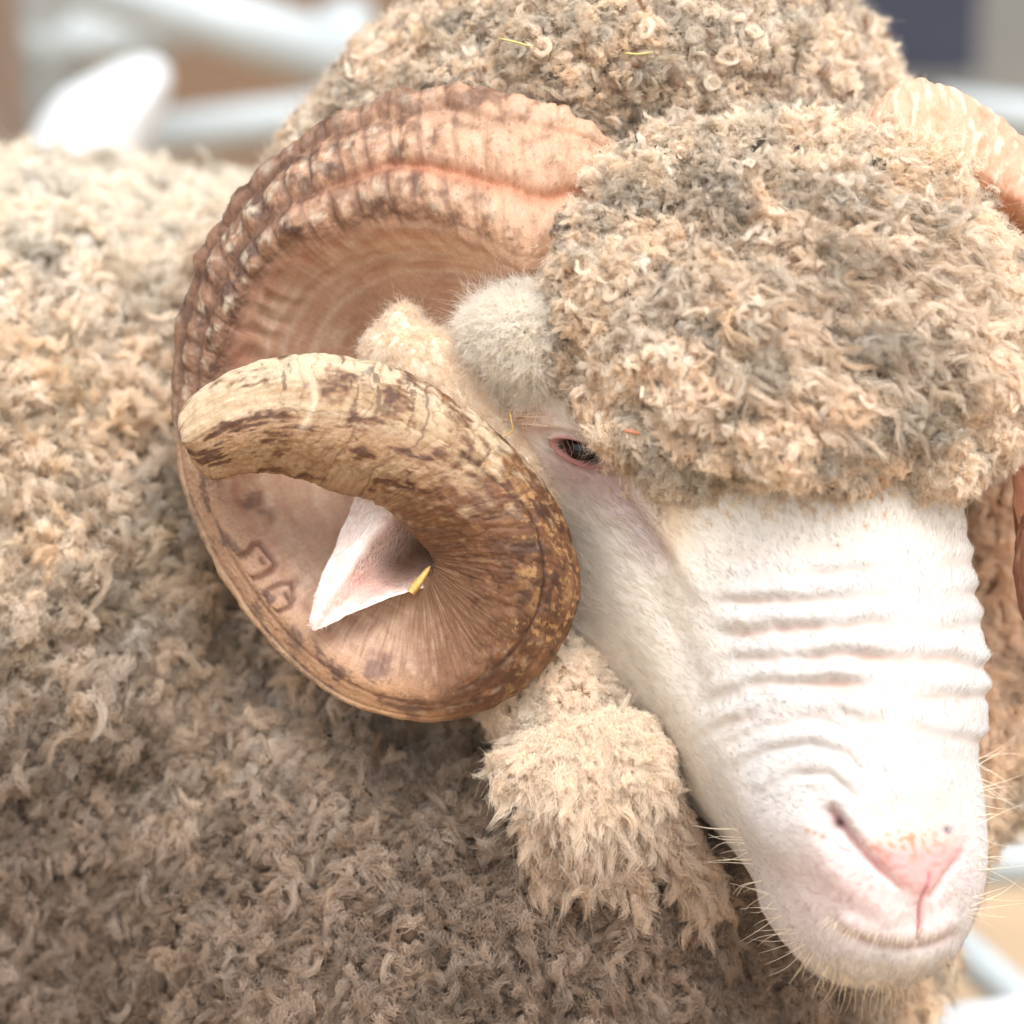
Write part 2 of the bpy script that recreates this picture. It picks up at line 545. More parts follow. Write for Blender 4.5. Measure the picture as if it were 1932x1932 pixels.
# ================================================================== GROUND
M_SAND = plain_mat("sand_material", srgb(170, 146, 118), rough=0.95, noise=(6, 0.75, 1.15), bump=0.4)
n = 60
gx, gy = np.meshgrid(np.linspace(-40, 40, n), np.linspace(-10, 90, n))
gz = 0.01 * fbm(np.stack([gx * 0.7, gy * 0.7, 0 * gx], -1), 3)
go = add_mesh("ground", np.stack([gx, gy, gz], -1).reshape(-1, 3), grid_faces(n, n, wrap=False), M_SAND, None, world_space=True)
tag(go, kind="structure")

# ================================================================== THE RAM
ram_loc = Vector((-0.25, 1.95, 0.0))
ram = empty("ram", ram_loc)
tag(ram, "woolly merino ram with coiled brown horns and a wrinkled white face", "ram")

# ---------- head (skin) : horizontal slices, control points (u, d) round each slice
HS = [
 (500, [(1000, 260), (985, 130), (1080, 40), (1250, 0), (1500, -20), (1700, 0), (1820, 60), (1850, 200), (1700, 420), (1300, 470)]),
 (600, [(960, 260), (950, 120), (1040, 30), (1230, -20), (1480, -50), (1700, -20), (1830, 60), (1860, 200), (1700, 420), (1300, 470)]),
 (700, [(925, 260), (925, 120), (1020, 35), (1200, -50), (1470, -80), (1690, -60), (1830, 50), (1862, 200), (1700, 420), (1280, 470)]),
 (790, [(930, 260), (935, 110), (1020, 40), (1180, -55), (1460, -105), (1680, -85), (1820, 40), (1855, 200), (1700, 420), (1260, 470)]),
 (860, [(960, 260), (975, 120), (1060, 35), (1190, -60), (1455, -120), (1670, -100), (1800, 0), (1830, 160), (1690, 420), (1260, 470)]),
 (950, [(1000, 280), (1030, 130), (1120, 40), (1245, -75), (1460, -135), (1660, -120), (1780, -30), (1812, 110), (1680, 400), (1260, 460)]),
 (1050, [(1030, 300), (1060, 150), (1150, 45), (1295, -90), (1480, -158), (1670, -145), (1795, -50), (1828, 90), (1690, 380), (1270, 440)]),
 (1150, [(1040, 320), (1070, 180), (1175, 50), (1335, -105), (1500, -180), (1685, -170), (1808, -70), (1842, 70), (1700, 360), (1280, 430)]),
 (1250, [(1070, 330), (1100, 200), (1205, 60), (1355, -122), (1515, -202), (1695, -195), (1822, -85), (1856, 50), (1720, 340), (1300, 420)]),
 (1350, [(1140, 330), (1165, 210), (1250, 60), (1372, -140), (1530, -225), (1700, -220), (1824, -105), (1857, 30), (1730, 300), (1340, 390)]),
 (1430, [(1225, 290), (1240, 180), (1300, 40), (1388, -150), (1540, -245), (1700, -245), (1810, -130), (1842, 5), (1730, 240), (1400, 330)]),
 (1500, [(1290, 230), (1300, 130), (1340, 5), (1402, -165), (1550, -262), (1705, -268), (1815, -150), (1852, -20), (1730, 190), (1450, 260)]),
 (1580, [(1372, 160), (1372, 70), (1392, -45), (1440, -190), (1565, -278), (1715, -295), (1824, -178), (1858, -45), (1740, 130), (1500, 180)]),
 (1650, [(1432, 80), (1418, 0), (1440, -95), (1500, -215), (1595, -292), (1728, -312), (1828, -200), (1857, -70), (1750, 70), (1540, 110)]),
 (1720, [(1465, 20), (1440, -35), (1464, -120), (1535, -228), (1625, -292), (1735, -302), (1815, -212), (1841, -95), (1750, 10), (1580, 40)]),
 (1780, [(1510, -30), (1480, -70), (1504, -145), (1572, -236), (1652, -278), (1732, -282), (1790, -220), (1812, -125), (1745, -30), (1610, -10)]),
 (1828, [(1560, -75), (1530, -102), (1550, -155), (1600, -222), (1665, -245), (1720, -248), (1756, -208), (1768, -140), (1725, -80), (1640, -70)]),
 (1856, [(1605, -115), (1588, -132), (1600, -163), (1630, -195), (1670, -203), (1698, -203), (1715, -185), (1720, -155), (1702, -125), (1655, -115)]),
 (1866, [(1662, -158), (1660, -160), (1662, -165), (1666, -170), (1670, -171), (1675, -171), (1678, -168), (1679, -163), (1675, -158), (1668, -157)]),
]
keys = [[M(u, v, d) for u, d in pts] for v, pts in HS]
vs_ = np.array([h[0] for h in HS], float)
nt, ns = 480, 380
want = np.linspace(500, 1866, nt)
tt = np.interp(want, vs_, np.arange(len(vs_)))
# more samples on the front half of each loop
K = np.asarray(keys); rows = cr(K, tt)
sp = np.linspace(0, 1, ns, endpoint=False)
spar = np.interp(sp, [0, 0.86, 1.0], [0.5, 8.0, 10.5]) % 10
H = np.transpose(cr(np.transpose(rows, (1, 0, 2)), spar, closed=True), (1, 0, 2))
HN = outward(H, grid_normals(H))
U, V = proj(H)
front = sstep(0.0, 0.35, -HN[..., 1])
disp = np.zeros(U.shape)
# wrinkles across the bridge of the nose
warp = V + 10 * np.sin((U - 1350) / 190.0) + 6 * fbm(np.stack([U / 90, V / 90, 0 * U], -1), 2)
cre = [(1052, 26, 4), (1096, 26, 6), (1143, 24, 12), (1196, 24, 14), (1248, 24, 14), (1303, 26, 13), (1362, 28, 10)]
bend_l = np.clip((1460 - U) / 120, 0, 2) ** 2
def n1d(x, k):
    return fbm(np.stack([x, 0 * x + k * 7.7, 0 * x + 1.3], -1), 2)
def crease_v(i, vc, low):
    return vc + bend_l * (2 + 24 * low) - sstep(1650, 1860, U) * (30 - 8 * i) + 20 * low * sstep(1560, 1720, U) + 13 * n1d(U / 110.0, i) + 4 * n1d(U / 28.0, i + 20)
def crease_a(i):
    return np.clip(0.85 + 1.1 * n1d(U / 95.0, i + 40), 0.15, 1.5)
for i, (vc, w, a) in enumerate(cre):
    low = sstep(1200, 1350, vc)
    cc = crease_v(i, vc, low)
    dd = warp - cc
    a = a * crease_a(i) * 0.8
    side = sstep(1325, 1400, U + 0.1 * (V - 1200)) * (1 - 0.62 * sstep(1600 + 30 * np.sin(i * 2.1), 1700, U) + 0.55 * sstep(1770, 1850, U))
    disp -= a * side * gauss(dd, 13)
    disp += a * 0.8 * side * gauss(dd + 25, 14)
# folds round the nostril wing
for poly, w, a in [
    ([(1395, 1450), (1450, 1418), (1530, 1405), (1600, 1425), (1640, 1470)], 11, 9),
    ([(1440, 1500), (1500, 1462), (1565, 1462), (1610, 1500), (1628, 1545)], 10, 9),
    ([(1385, 1400), (1440, 1375), (1540, 1360), (1620, 1385), (1680, 1430)], 12, 7)]:
    d_, fr = seg_dist(U, V, poly)
    disp -= a * gauss(d_, w) * np.sin(np.pi * np.clip(fr, 0.05, 0.95)) * front
    d2, fr2 = seg_dist(U, V + 22, poly)
    disp += a * 0.5 * gauss(d2, 14) * front
# near nostril: a hole that runs on into a slit
NOST = [(1568, 1532), (1582, 1549), (1606, 1580), (1630, 1611), (1662, 1644), (1694, 1674)]
dN, fN = seg_dist(U, V, NOST)
wN = 14 - 8 * fN
endN = sstep(1720, 1650, U) * 0.9 + 0.1
disp -= (32 * (1 - 0.7 * fN)) * gauss(dN + 2 * fbm(np.stack([U / 14, V / 14, 0 * U], -1), 2), wN) * front * endN
dN2, fN2 = seg_dist(U, V, [(1600, 1530), (1640, 1580), (1690, 1625), (1730, 1670)])
disp += 12 * gauss(dN2, 26) * front
dN3, _ = seg_dist(U, V, [(1520, 1560), (1560, 1620), (1620, 1680), (1680, 1730)])
disp += 10 * gauss(dN3, 30) * front
NOSR = [(1830, 1585), (1818, 1612), (1798, 1636), (1778, 1662), (1762, 1690)]
dR, fR = seg_dist(U, V, NOSR)
disp -= 6 * gauss(dR, 10) * front * sstep(1830, 1800, U)
PHIL = [(1748, 1650), (1742, 1675), (1736, 1705), (1735, 1740), (1730, 1772)]
dP, fP = seg_dist(U, V, PHIL)
disp -= (3 + 13 * fP) * gauss(dP, 5.0) * front
MOUTH = [(1600, 1762), (1632, 1776), (1665, 1786), (1712, 1790), (1755, 1782), (1790, 1764)]
dM, fM = seg_dist(U, V, MOUTH)
disp -= 8 * gauss(dM, 8) * np.clip(np.sin(np.pi * np.clip(fM, 0.04, 0.96)) * 1.8, 0, 1)
dM2, _ = seg_dist(U, V, [(u, v - 24) for u, v in MOUTH])
disp += 9 * gauss(dM2, 18)
dM3, _ = seg_dist(U, V, [(u, v + 28) for u, v in MOUTH])
disp += 4 * gauss(dM3, 18)
# nose pad lobules
pad = gauss(np.hypot((U - 1722) / 88, (V - 1612) / 52), 1.0) * front
f1, f2, _, _ = vor(np.stack([U / 9, V / 9, 0 * U], -1))
disp += pad * (2.0 * (f2 - f1))
padp = [(1640, 1596), (1652, 1578), (1700, 1560), (1762, 1562), (1812, 1580), (1820, 1602), (1796, 1636), (1768, 1668), (1744, 1684), (1722, 1678), (1700, 1662), (1668, 1632), (1640, 1596)]
def inside(u, v, poly):
    r = np.zeros(u.shape, bool)
    for (x0, y0), (x1, y1) in zip(poly[:-1], poly[1:]):
        cnd = ((y0 > v) != (y1 > v)) & (u < (x1 - x0) * (v - y0) / (y1 - y0 + 1e-9) + x0)
        r ^= cnd
    return r
pdist = seg_dist(U, V, padp)[0]; psd = np.where(inside(U, V, padp), pdist, -pdist)
padm_ = sstep(-20, 22, psd + 12 * fbm(np.stack([U / 24, V / 24, 0 * U], -1), 3)) * front
disp += 5 * padm_ - 2.0 * gauss(psd + 4, 9) * front
disp += 2.5 * padm_ * fbm(np.stack([U / 12, V / 12, 0 * U + 5], -1), 3)
# eye socket and lids
EYE = (1096.0, 853.0); ea = math.radians(24)
eu = (U - EYE[0]) * math.cos(ea) + (V - EYE[1]) * math.sin(ea)
ev = -(U - EYE[0]) * math.sin(ea) + (V - EYE[1]) * math.cos(ea)
er = np.sqrt((eu / 46) ** 2 + (ev / 16.5) ** 2)
lf = (U < 1300)
disp -= lf * 42 * (1 - sstep(0.75, 1.08, er)) * front
disp += lf * (9 * gauss(er - 1.25, 0.16) - 7 * gauss(er - 1.75, 0.28)) * front
disp += lf * 10 * gauss(np.hypot((U - 1060) / 60, (V - 800) / 22), 1.0)
# tear groove and cheek bone
dT, fT = seg_dist(U, V, [(1140, 905), (1190, 960), (1225, 1010), (1255, 1060)])
disp -= 10 * gauss(dT, 20) * lf
dC, _ = seg_dist(U, V, [(1200, 930), (1265, 1020), (1320, 1110)])
disp += 9 * gauss(dC, 22)
dC2, _ = seg_dist(U, V, [(1130, 980), (1180, 1120), (1250, 1290), (1330, 1430)])
disp += 12 * gauss(dC2, 50) - 7 * gauss(seg_dist(U, V, [(1190, 1010), (1255, 1150), (1330, 1330)])[0], 26)
disp += 2.0 * fbm(H / 60.0, 3) + 0.8 * fbm(H / 14.0, 3)
H2 = H + HN * disp[..., None]
# colour of the skin and short hair
WHITE = srgb(192, 188, 185); IVORY = srgb(222, 214, 201); PINK = srgb(226, 182, 178); ROSE = srgb(186, 110, 112); LILAC = srgb(178, 158, 168)
c = np.tile(WHITE * 1.03, U.shape + (1,)).astype(float)
c = mix(c, IVORY, np.clip(sstep(1460, 1250, U) * 0.75 + 0.25 * fbm(H / 90, 3), 0, 1))  # cream cheek, lifted above the bridge: its shade evened out in the colour
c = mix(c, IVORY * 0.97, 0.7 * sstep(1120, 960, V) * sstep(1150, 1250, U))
c = mix(c, srgb(214, 180, 130), 0.55 * gauss(np.hypot((U - 1270) / 34, (V - 985) / 75), 1))
for i, (vc, w, a) in enumerate(cre):
    low = sstep(1200, 1350, vc)
    cc = crease_v(i, vc, low)
    c = mix(c, srgb(206, 164, 146), 0.4 * crease_a(i) * gauss(warp - cc, 10) * sstep(1350, 1420, U) * (a / 14))
c = mix(c, PINK, 0.42 * gauss(np.hypot((U - 1640) / 170, (V - 1670) / 110), 1))
c = mix(c, srgb(206, 172, 152), 0.5 * gauss(np.hypot((U - 1720) / 90, (V - 1515) / 34), 1))
c = mix(c, PINK * 0.97, np.clip(0.75 * gauss(np.hypot((U - 1728) / 80, (V - 1618) / 60), 1), 0, 0.95))
c = mix(c, PINK * 0.95, 0.55 * gauss(np.hypot((U - 1738) / 30, (V - 1715) / 45), 1))
c = mix(c, srgb(196, 138, 134), 0.8 * padm_)
c = mix(c, srgb(224, 186, 170), 0.6 * padm_ * sstep(1620, 1570, V))
spots = fbm(np.stack([U / 15, V / 15, 0 * U], -1), 3)
c = mix(c, srgb(196, 118, 84), sstep(-0.05, 0.3, spots) * 0.85 * gauss(np.hypot((U - 1712) / 60, (V - 1592) / 34), 1))
c = mix(c, ROSE * 1.05, 0.5 * gauss(dN, 10 - 5 * fN) * (1 - 0.45 * fN) * endN)
c = mix(c, srgb(80, 40, 40), 0.9 * gauss(np.hypot(U - 1580, V - 1550), 12))

c = mix(c, ROSE * 0.85, 0.8 * gauss(dP, 4.5) * front)
c = mix(c, srgb(176, 132, 116), 0.35 * gauss(dM, 9))
c = mix(c, IVORY * 0.96, 0.7 * sstep(1785, 1830, V))
c = mix(c, srgb(92, 92, 96), 0.95 * gauss(np.hypot((U - 1788) / 9, (V - 1566) / 9), 1))
for (a_, b_, r_) in [(1528, 1567, 6), (1555, 1578, 5), (1540, 1572, 4)]:
    c = mix(c, srgb(150, 116, 80), 0.8 * gauss(np.hypot(U - a_, V - b_), r_))
# round the eye: bare pink-grey skin
c = mix(c, srgb(196, 160, 152), lf * 0.95 * gauss(np.hypot((U - 1110) / 110, (V - 880) / 70), 1))
c = mix(c, LILAC, lf * 0.55 * gauss(seg_dist(U, V, [(1130, 900), (1190, 960), (1235, 1030)])[0], 34))
c = mix(c, srgb(150, 96, 88), lf * 0.9 * gauss(er - 1.2, 0.30))
c = mix(c, srgb(64, 44, 40), lf * (er < 1.02))
c = mix(c, srgb(184, 132, 80), 0.85 * gauss(np.hypot((U - 975) / 46, (V - 790) / 34), 1))
c = mix(c, srgb(208, 176, 160), 0.6 * gauss(np.hypot((U - 1030) / 40, (V - 800) / 30), 1))
# fine dirt specks
c = mix(c, srgb(120, 92, 60), 0.5 * sstep(0.62, 0.8, fbm(H / 7.0, 2)) * sstep(1480, 1200, U))
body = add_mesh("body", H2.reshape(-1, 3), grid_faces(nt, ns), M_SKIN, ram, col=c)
body["label"] = "white short-haired face with a wrinkled nose and pink muzzle"

# short facial hair
def face_fur():
    P, N = sample_grid(H2, outward(H2, grid_normals(H2)), 95000)
    m = visible(P, N, 20, -0.3)
    P, N = P[m], N[m]
    u, v = proj(P)
    e = np.sqrt((((u - EYE[0]) * math.cos(ea) + (v - EYE[1]) * math.sin(ea)) / 50) ** 2 + ((-(u - EYE[0]) * math.sin(ea) + (v - EYE[1]) * math.cos(ea)) / 25) ** 2)
    padm = inside(u, v, padp)
    keep = (e > 1.15) & ~(padm & (rng.random(len(u)) < 0.96)) & (seg_dist(u, v, NOST)[0] > 9)
    P, N, u, v = P[keep], N[keep], u[keep], v[keep]
    n = len(P)
    # hair lies away from the nose, upwards on the bridge and back along the cheek
    away = np.stack([(u - 1735), 0 * u, -(v - 1640)], -1); away = unit(away)
    lowm = sstep(1700, 1800, v)[:, None]
    fl = unit(away * 0.8 + np.array([0, 0.4, 0]) + lowm * np.array([-0.2, 0.0, -1.2]) + rng.normal(size=(n, 3)) * 0.22)
    fl = unit(fl - (fl * N).sum(1, keepdims=True) * N)
    L = (9 + 9 * rng.random(n)) * (1 + 0.9 * sstep(1760, 1830, v)) * (1 + 0.8 * sstep(1330, 1150, u))
    t = np.linspace(0, 1, 5)
    lift = 0.20 + 0.18 * rng.random(n)
    F = P[:, None] + L[:, None, None] * (fl[:, None] * t[None, :, None] + N[:, None] * (lift[:, None] * (t - 0.55 * t ** 2)[None])[..., None]) - N[:, None] * 0.8
    # colour from the skin underneath
    cc_ = np.tile(WHITE * 1.10, (n, 1))
    cc_ = mix(cc_, IVORY, np.clip(sstep(1460, 1250, u) * 0.8 + 0.2 * rng.random(n), 0, 1))  # same lifted cheek tone, offsetting shade in the hair colour
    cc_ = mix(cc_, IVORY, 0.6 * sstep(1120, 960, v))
    cc_ = mix(cc_, PINK * 1.03, 0.4 * gauss(np.hypot((u - 1640) / 170, (v - 1670) / 110), 1))
    cc_ = mix(cc_, srgb(194, 172, 164), (u < 1300) * 0.6 * gauss(seg_dist(u, v, [(1110, 880), (1190, 960), (1235, 1030)])[0], 45))
    cc_ = mix(cc_, srgb(188, 138, 88), 0.8 * gauss(np.hypot((u - 975) / 46, (v - 790) / 34), 1))
    cc_ = cc_ * (0.9 + 0.16 * rng.random((n, 1)))
    C_ = np.broadcast_to(cc_[:, None], F.shape)
    R_ = 0.42 * (1 - 0.75 * t)[None] * np.ones((n, 1))
    add_curves("face_hair", F, R_, C_, M_FIBRE, body)
face_fur()

# ---------- whiskers, chin beard and lashes
def spray(items, kp=8):
    Ps, Rs, Cs = [], [], []
    t = np.linspace(0, 1, kp)
    for (p, q, sag, r, col_) in items:
        p = M(*p); q = M(*q)
        d = q - p; side = unit(np.cross(d, np.array([0, 1, 0])))
        Ps.append(p + d * t[:, None] + side * (sag * np.sin(np.pi * t ** 1.3))[:, None])
        Rs.append(r * (1 - 0.75 * t)); Cs.append(np.tile(col_, (kp, 1)))
    return np.array(Ps), np.array(Rs), np.array(Cs)
WH = srgb(246, 236, 214)
it = []
def surf_d(u, v):
    k = np.argmin((U - u) ** 2 + (V - v) ** 2 + np.where(HN[..., 1] < 0.15, 0, 1e7))
    return H2.reshape(-1, 3)[k][1]
r2 = random.Random(3)
for i in range(34):                                   # right side of the muzzle
    v0 = r2.uniform(1420, 1730); u0 = 1850 - max(0, v0 - 1660) * 0.25
    L_ = r2.uniform(25, 105); an = math.radians(r2.uniform(-38, 42))
    it.append(((u0 - 6, v0, surf_d(u0 - 10, v0) + 4), (u0 + L_ * math.cos(an), v0 + L_ * math.sin(an), r2.uniform(-70, 40)), r2.uniform(-10, 10), 0.75, WH))
for i in range(30):                                   # left side of the chin
    f = r2.random(); v0 = 1560 + f * 240; u0 = np.interp(v0, [1560, 1650, 1720, 1800], [1385, 1425, 1462, 1528])
    L_ = r2.uniform(20, 95); an = math.radians(180 - r2.uniform(-20, 45) + 5 * f)
    it.append(((u0 + 6, v0, surf_d(u0 + 10, v0) + 4), (u0 + L_ * math.cos(an), v0 + L_ * math.sin(an) * (1 if f > .3 else .5), r2.uniform(-60, 20)), r2.uniform(-9, 9), 0.7, WH))
for i in range(60):                                   # beard under the chin
    u0 = r2.uniform(1530, 1800); v0 = np.interp(u0, [1530, 1600, 1670, 1740, 1800], [1800, 1840, 1858, 1838, 1775])
    L_ = r2.uniform(20, 85); an = math.radians(90 + (1680 - u0) * 0.22 + r2.uniform(-14, 14))
    it.append(((u0, v0 - 6, surf_d(u0, v0 - 8) + 4), (u0 + L_ * math.cos(an), v0 + L_ * math.sin(an), r2.uniform(-200, -120)), r2.uniform(-10, 10), 0.6, srgb(224, 206, 176)))
for i in range(46):                                   # lower lip hairs
    u0 = r2.uniform(1560, 1790); v0 = 1740 + 20 * math.sin((u0 - 1560) / 230 * math.pi) + r2.uniform(-14, 6)
    an = math.radians(105 + (1700 - u0) * 0.12 + r2.uniform(-10, 10)); L_ = r2.uniform(18, 42)
    dd_ = surf_d(u0, v0)
    it.append(((u0, v0, dd_), (u0 + L_ * math.cos(an), v0 + L_ * math.sin(an), dd_ - 4), r2.uniform(-4, 4), 0.55, WH))
P_, R_, C_ = spray(it)
add_curves("whiskers", P_, R_, C_, M_FIBRE, body)

# ---------- eye
def sphere_grid(c0, r, nt=40, ns=60):
    th = np.linspace(0.001, math.pi - 0.001, nt)[:, None]; ph = np.linspace(0, 2 * math.pi, ns, endpoint=False)[None]
    return np.stack([c0[0] + r * np.sin(th) * np.cos(ph), c0[1] - r * np.cos(th) + 0 * ph, c0[2] + r * np.sin(th) * np.sin(ph)], -1)
ed = surf_d(1040, 835) ; ed2 = surf_d(1150, 885)
ec = M(1104, 848, (ed + ed2) / 2 + 41)
E = sphere_grid(ec, 38)
lookd = unit(np.array([-0.15, -1.0, 0.0])); en = unit(E - ec)
ang_ = np.degrees(np.arccos(np.clip((en * lookd).sum(-1), -1, 1)))
c = mix(np.tile(srgb(16, 13, 13), ang_.shape + (1,)).astype(float), srgb(38, 26, 20), sstep(18, 26, ang_) * 0.8)
c = mix(c, srgb(70, 48, 42), sstep(46, 56, ang_))
eye = add_mesh("eye", E, grid_faces(40, 60), M_EYE, ram, col=c)
it = []
for i in range(9):
    f = i / 8.0
    u0 = 1046 + f * 78; v0 = 838 - 12 * math.sin(f * 3) + f * 10
    dd_ = surf_d(u0, v0 - 8)
    it.append(((u0 + 4, v0 - 2, dd_ - 4), (u0 + 8 - f * 22 + r2.uniform(-6, 6), v0 + 36 + r2.uniform(-6, 6), dd_ - 34), 7, 0.4, srgb(170, 150, 140)))
for i in range(14):
    u0 = 940 + r2.uniform(0, 60); v0 = 770 + r2.uniform(-12, 40)
    it.append(((u0 + 60, v0, surf_d(u0 + 60, v0)), (u0 - 20, v0 + r2.uniform(-14, 6), -10), r2.uniform(-6, 6), 0.45, srgb(230, 200, 180)))
P_, R_, C_ = spray(it)
add_curves("eyelashes", P_, R_, C_, M_FIBRE, eye)

# ---------- horns
def horn_geom(keys, nt, ns, bumpy=True, seed=0.0):
    """keys: O outer edge, R facing ridge, I inner edge, thickness at the back, hollow of the side face"""
    rows = []
    for (O, R, I, th, hol) in keys:
        O, R, I = M(*O), M(*R), M(*I)
        mid = (O + I) / 2
        nrm = np.cross(I - O, R - O)
        back = np.array([0, 1.0, 0])
        B1 = mid * 1.0 + (O - I) * 0.22 + back * th * 0.9
        B2 = mid + (I - O) * 0.25 + back * th * 0.8
        OR = (O + R) / 2 + unit((O + R) / 2 - (mid + back * th * 0.3)) * 0.13 * np.linalg.norm(O - R)
        RI1 = R * 0.66 + I * 0.34 + back * hol
        RI2 = R * 0.33 + I * 0.67 + back * hol
        rows.append([O, OR, R, RI1, RI2, I, B2, B1])
    K = np.array(rows)
    # arc length parameter along the outer edge
    x = np.linspace(0, len(K) - 1, 2000)
    C0 = cr(K, x).mean(1)
    Oe = cr(K, x)[:, 2]
    s = np.concatenate([[0], np.cumsum(np.linalg.norm(np.diff(0.5 * C0 + 0.5 * Oe, axis=0), axis=1))])
    tt = np.interp(np.linspace(0, s[-1], nt), s, x)
    rows = cr(K, tt)
    sp = np.interp(np.linspace(0, 1, ns, endpoint=False), [0, 0.84, 1.0], [-0.6, 5.6, 7.4]) % 8
    G = np.transpose(cr(np.transpose(rows, (1, 0, 2)), sp, closed=True), (1, 0, 2))
    arc = np.linspace(0, s[-1], nt)
    return G, arc, sp, tt

NH = [ # O, R, I, thickness, hollow
 ((1190, 300, 80), (1215, 420, 10), (1150, 650, 110), 150, 0),
 ((1095, 228, 70), (1110, 440, 0), (1060, 640, 90), 150, 10),
 ((1004, 190, 75), (995, 480, -10), (1000, 650, 110), 140, 20),
 ((900, 170, 85), (890, 432, 0), (950, 640, 140), 130, 30),
 ((780, 172, 100), (780, 404, 15), (900, 630, 180), 120, 40),
 ((639, 226, 130), (640, 420, 40), (850, 630, 220), 110, 50),
 ((530, 296, 155), (540, 465, 60), (800, 660, 250), 110, 55),
 ((430, 408, 180), (465, 540, 85), (760, 700, 270), 110, 55),
 ((362, 545, 200), (425, 640, 105), (730, 750, 285), 110, 50),
 ((334, 720, 215), (398, 760, 125), (710, 810, 290), 105, 45),
 ((346, 895, 215), (400, 890, 135), (700, 870, 280), 100, 40),
 ((397, 1036, 200), (445, 1005, 130), (710, 930, 250), 100, 32),
 ((485, 1177, 170), (525, 1130, 108), (730, 985, 200), 95, 20),
 ((600, 1288, 135), (628, 1236, 78), (755, 1030, 150), 90, 10),
 ((705, 1340, 105), (725, 1288, 48), (780, 1060, 105), 90, 4),
 ((835, 1357, 70), (835, 1300, 5), (800, 1080, 62), 95, -14),
 ((960, 1315, 45), (925, 1248, -35), (812, 1085, 30), 95, -26),
 ((1048, 1230, 25), (985, 1180, -62), (818, 1072, 10), 92, -36),
 ((1091, 1120, 12), (1012, 1090, -80), (817, 1055, 0), 92, -42),
 ((1066, 1002, 5), (1000, 1005, -88), (800, 1025, -5), 92, -42),
 ((1010, 908, 0), (955, 945, -92), (770, 990, -8), 90, -44),
 ((935, 826, -5), (890, 892, -95), (735, 955, -10), 88, -44),
 ((850, 757, -8), (820, 845, -96), (690, 938, -12), 84, -42),
 ((750, 702, -10), (735, 800, -94), (635, 926, -15), 80, -40),
 ((640, 672, -12), (640, 780, -92), (570, 905, -18), 72, -36),
 ((540, 672, -15), (545, 775, -88), (505, 892, -20), 64, -30),
 ((450, 696, -18), (460, 790, -84), (450, 896, -24), 56, -24),
 ((382, 734, -22), (400, 812, -78), (412, 906, -30), 48, -18),
 ((344, 772, -28), (362, 832, -68), (388, 900, -36), 32, -4),
 ((338, 796, -34), (346, 836, -56), (366, 878, -38), 18, 0),
 ((346, 822, -36), (349, 838, -40), (356, 850, -38), 6, 0),
]
G, arc, sp, tk = horn_geom(NH, 1150, 250)
HNn = outward(G, grid_normals(G))
# grids of a coil: orient the normals with the local section centre instead
cen = G.mean(1, keepdims=True)
sg = np.sign(((G - cen) * HNn).sum(-1)); HNn = HNn * np.where(np.median(sg) < 0, -1, 1)
Ug, Vg = proj(G)
S = np.broadcast_to(((sp + 0.6) % 8)[None], Ug.shape) - 0.6        # 0 outer edge, 2 ridge, 5 inner edge
T = np.broadcast_to(tk[:, None], Ug.shape)                       # key index 0..30
A = np.broadcast_to(arc[:, None], Ug.shape)
width = np.linalg.norm(G[:, 60] - G[:, 5], axis=1)
Wd = S * 60.0
q = np.stack([A / 40, S * 1.6, 0 * A], -1)
outerf = sstep(-0.8, -0.2, S) * (1 - sstep(2.0, 2.35, S))
backf = sstep(5.4, 6.0, S)
early = 1 - sstep(11, 16, T)              # knobbly first half
late = sstep(15, 18, T)
D = np.zeros(Ug.shape)
n_w = fbm(np.stack([A / 35, S * 2.2, 0 * A + 4], -1), 3)
# growth rings with knobs on the outer face
wob = A + 14 * fbm(np.stack([S * 1.3, A / 130, 0 * A], -1), 2) * 2 + 22 * np.abs(S - 1.0)
per = 50.0 + 4 * np.sin(A / 150)
ring = 0.5 - 0.5 * np.cos(2 * np.pi * wob / 50.0)
per = 50.0
Sw = S + 0.10 * fbm(np.stack([A / 100, S * 0.8, 0 * A + 71], -1), 2)
row = np.where(Sw < 0.58, 0, np.where(Sw < 1.36, 1, 2)) * 1.0     # rows of knobs along the horn
rowb = 1.0 * gauss(Sw - 0.12, 0.36) + 1.15 * gauss(Sw - 0.97, 0.27) + 0.95 * gauss(Sw - 1.74, 0.26)
rf = np.where(Sw < 0.58, (Sw + 0.3) / 0.88, np.where(Sw < 1.36, (Sw - 0.58) / 0.78, (Sw - 1.36) / 0.70))
jit = 26 * fbm(np.stack([row * 3.7 + 0 * S, A / 120, 0 * A + 2], -1), 2) + 19 * row + 6 * n_w + 9 * (S - 1)
kn = np.abs(np.sin(np.pi * (A + jit) / per)) ** 0.55
D -= outerf * early * (8 * gauss(Sw - 0.56, 0.07) + 11 * gauss(Sw - 1.36, 0.08) * (1 - 0.5 * sstep(3, 8, T)))
first = sstep(1.0, 4.0, T)
mid9 = 1 - sstep(7.5, 10.5, T)
ampv = (0.75 + 0.25 * first) * (0.22 + 0.78 * mid9) * early
D += outerf * ampv * (19 * rowb * (0.45 + 0.55 * kn) * np.clip(0.8 + 1.1 * fbm(np.stack([A / 60, row * 2.1, 0 * A + 8], -1), 2), 0.35, 1.3) - 6)
D += outerf * (1 - early) * 2.0 * ring
D += early * outerf * (0.35 + 0.65 * mid9) * 3.2 * fbm(np.stack([A / 20, S * 3.4, 0 * A], -1), 4)
D += early * outerf * 2.4 * fbm(G / 7.0, 3)
ring = np.where(T < 16, kn * rowb, ring)
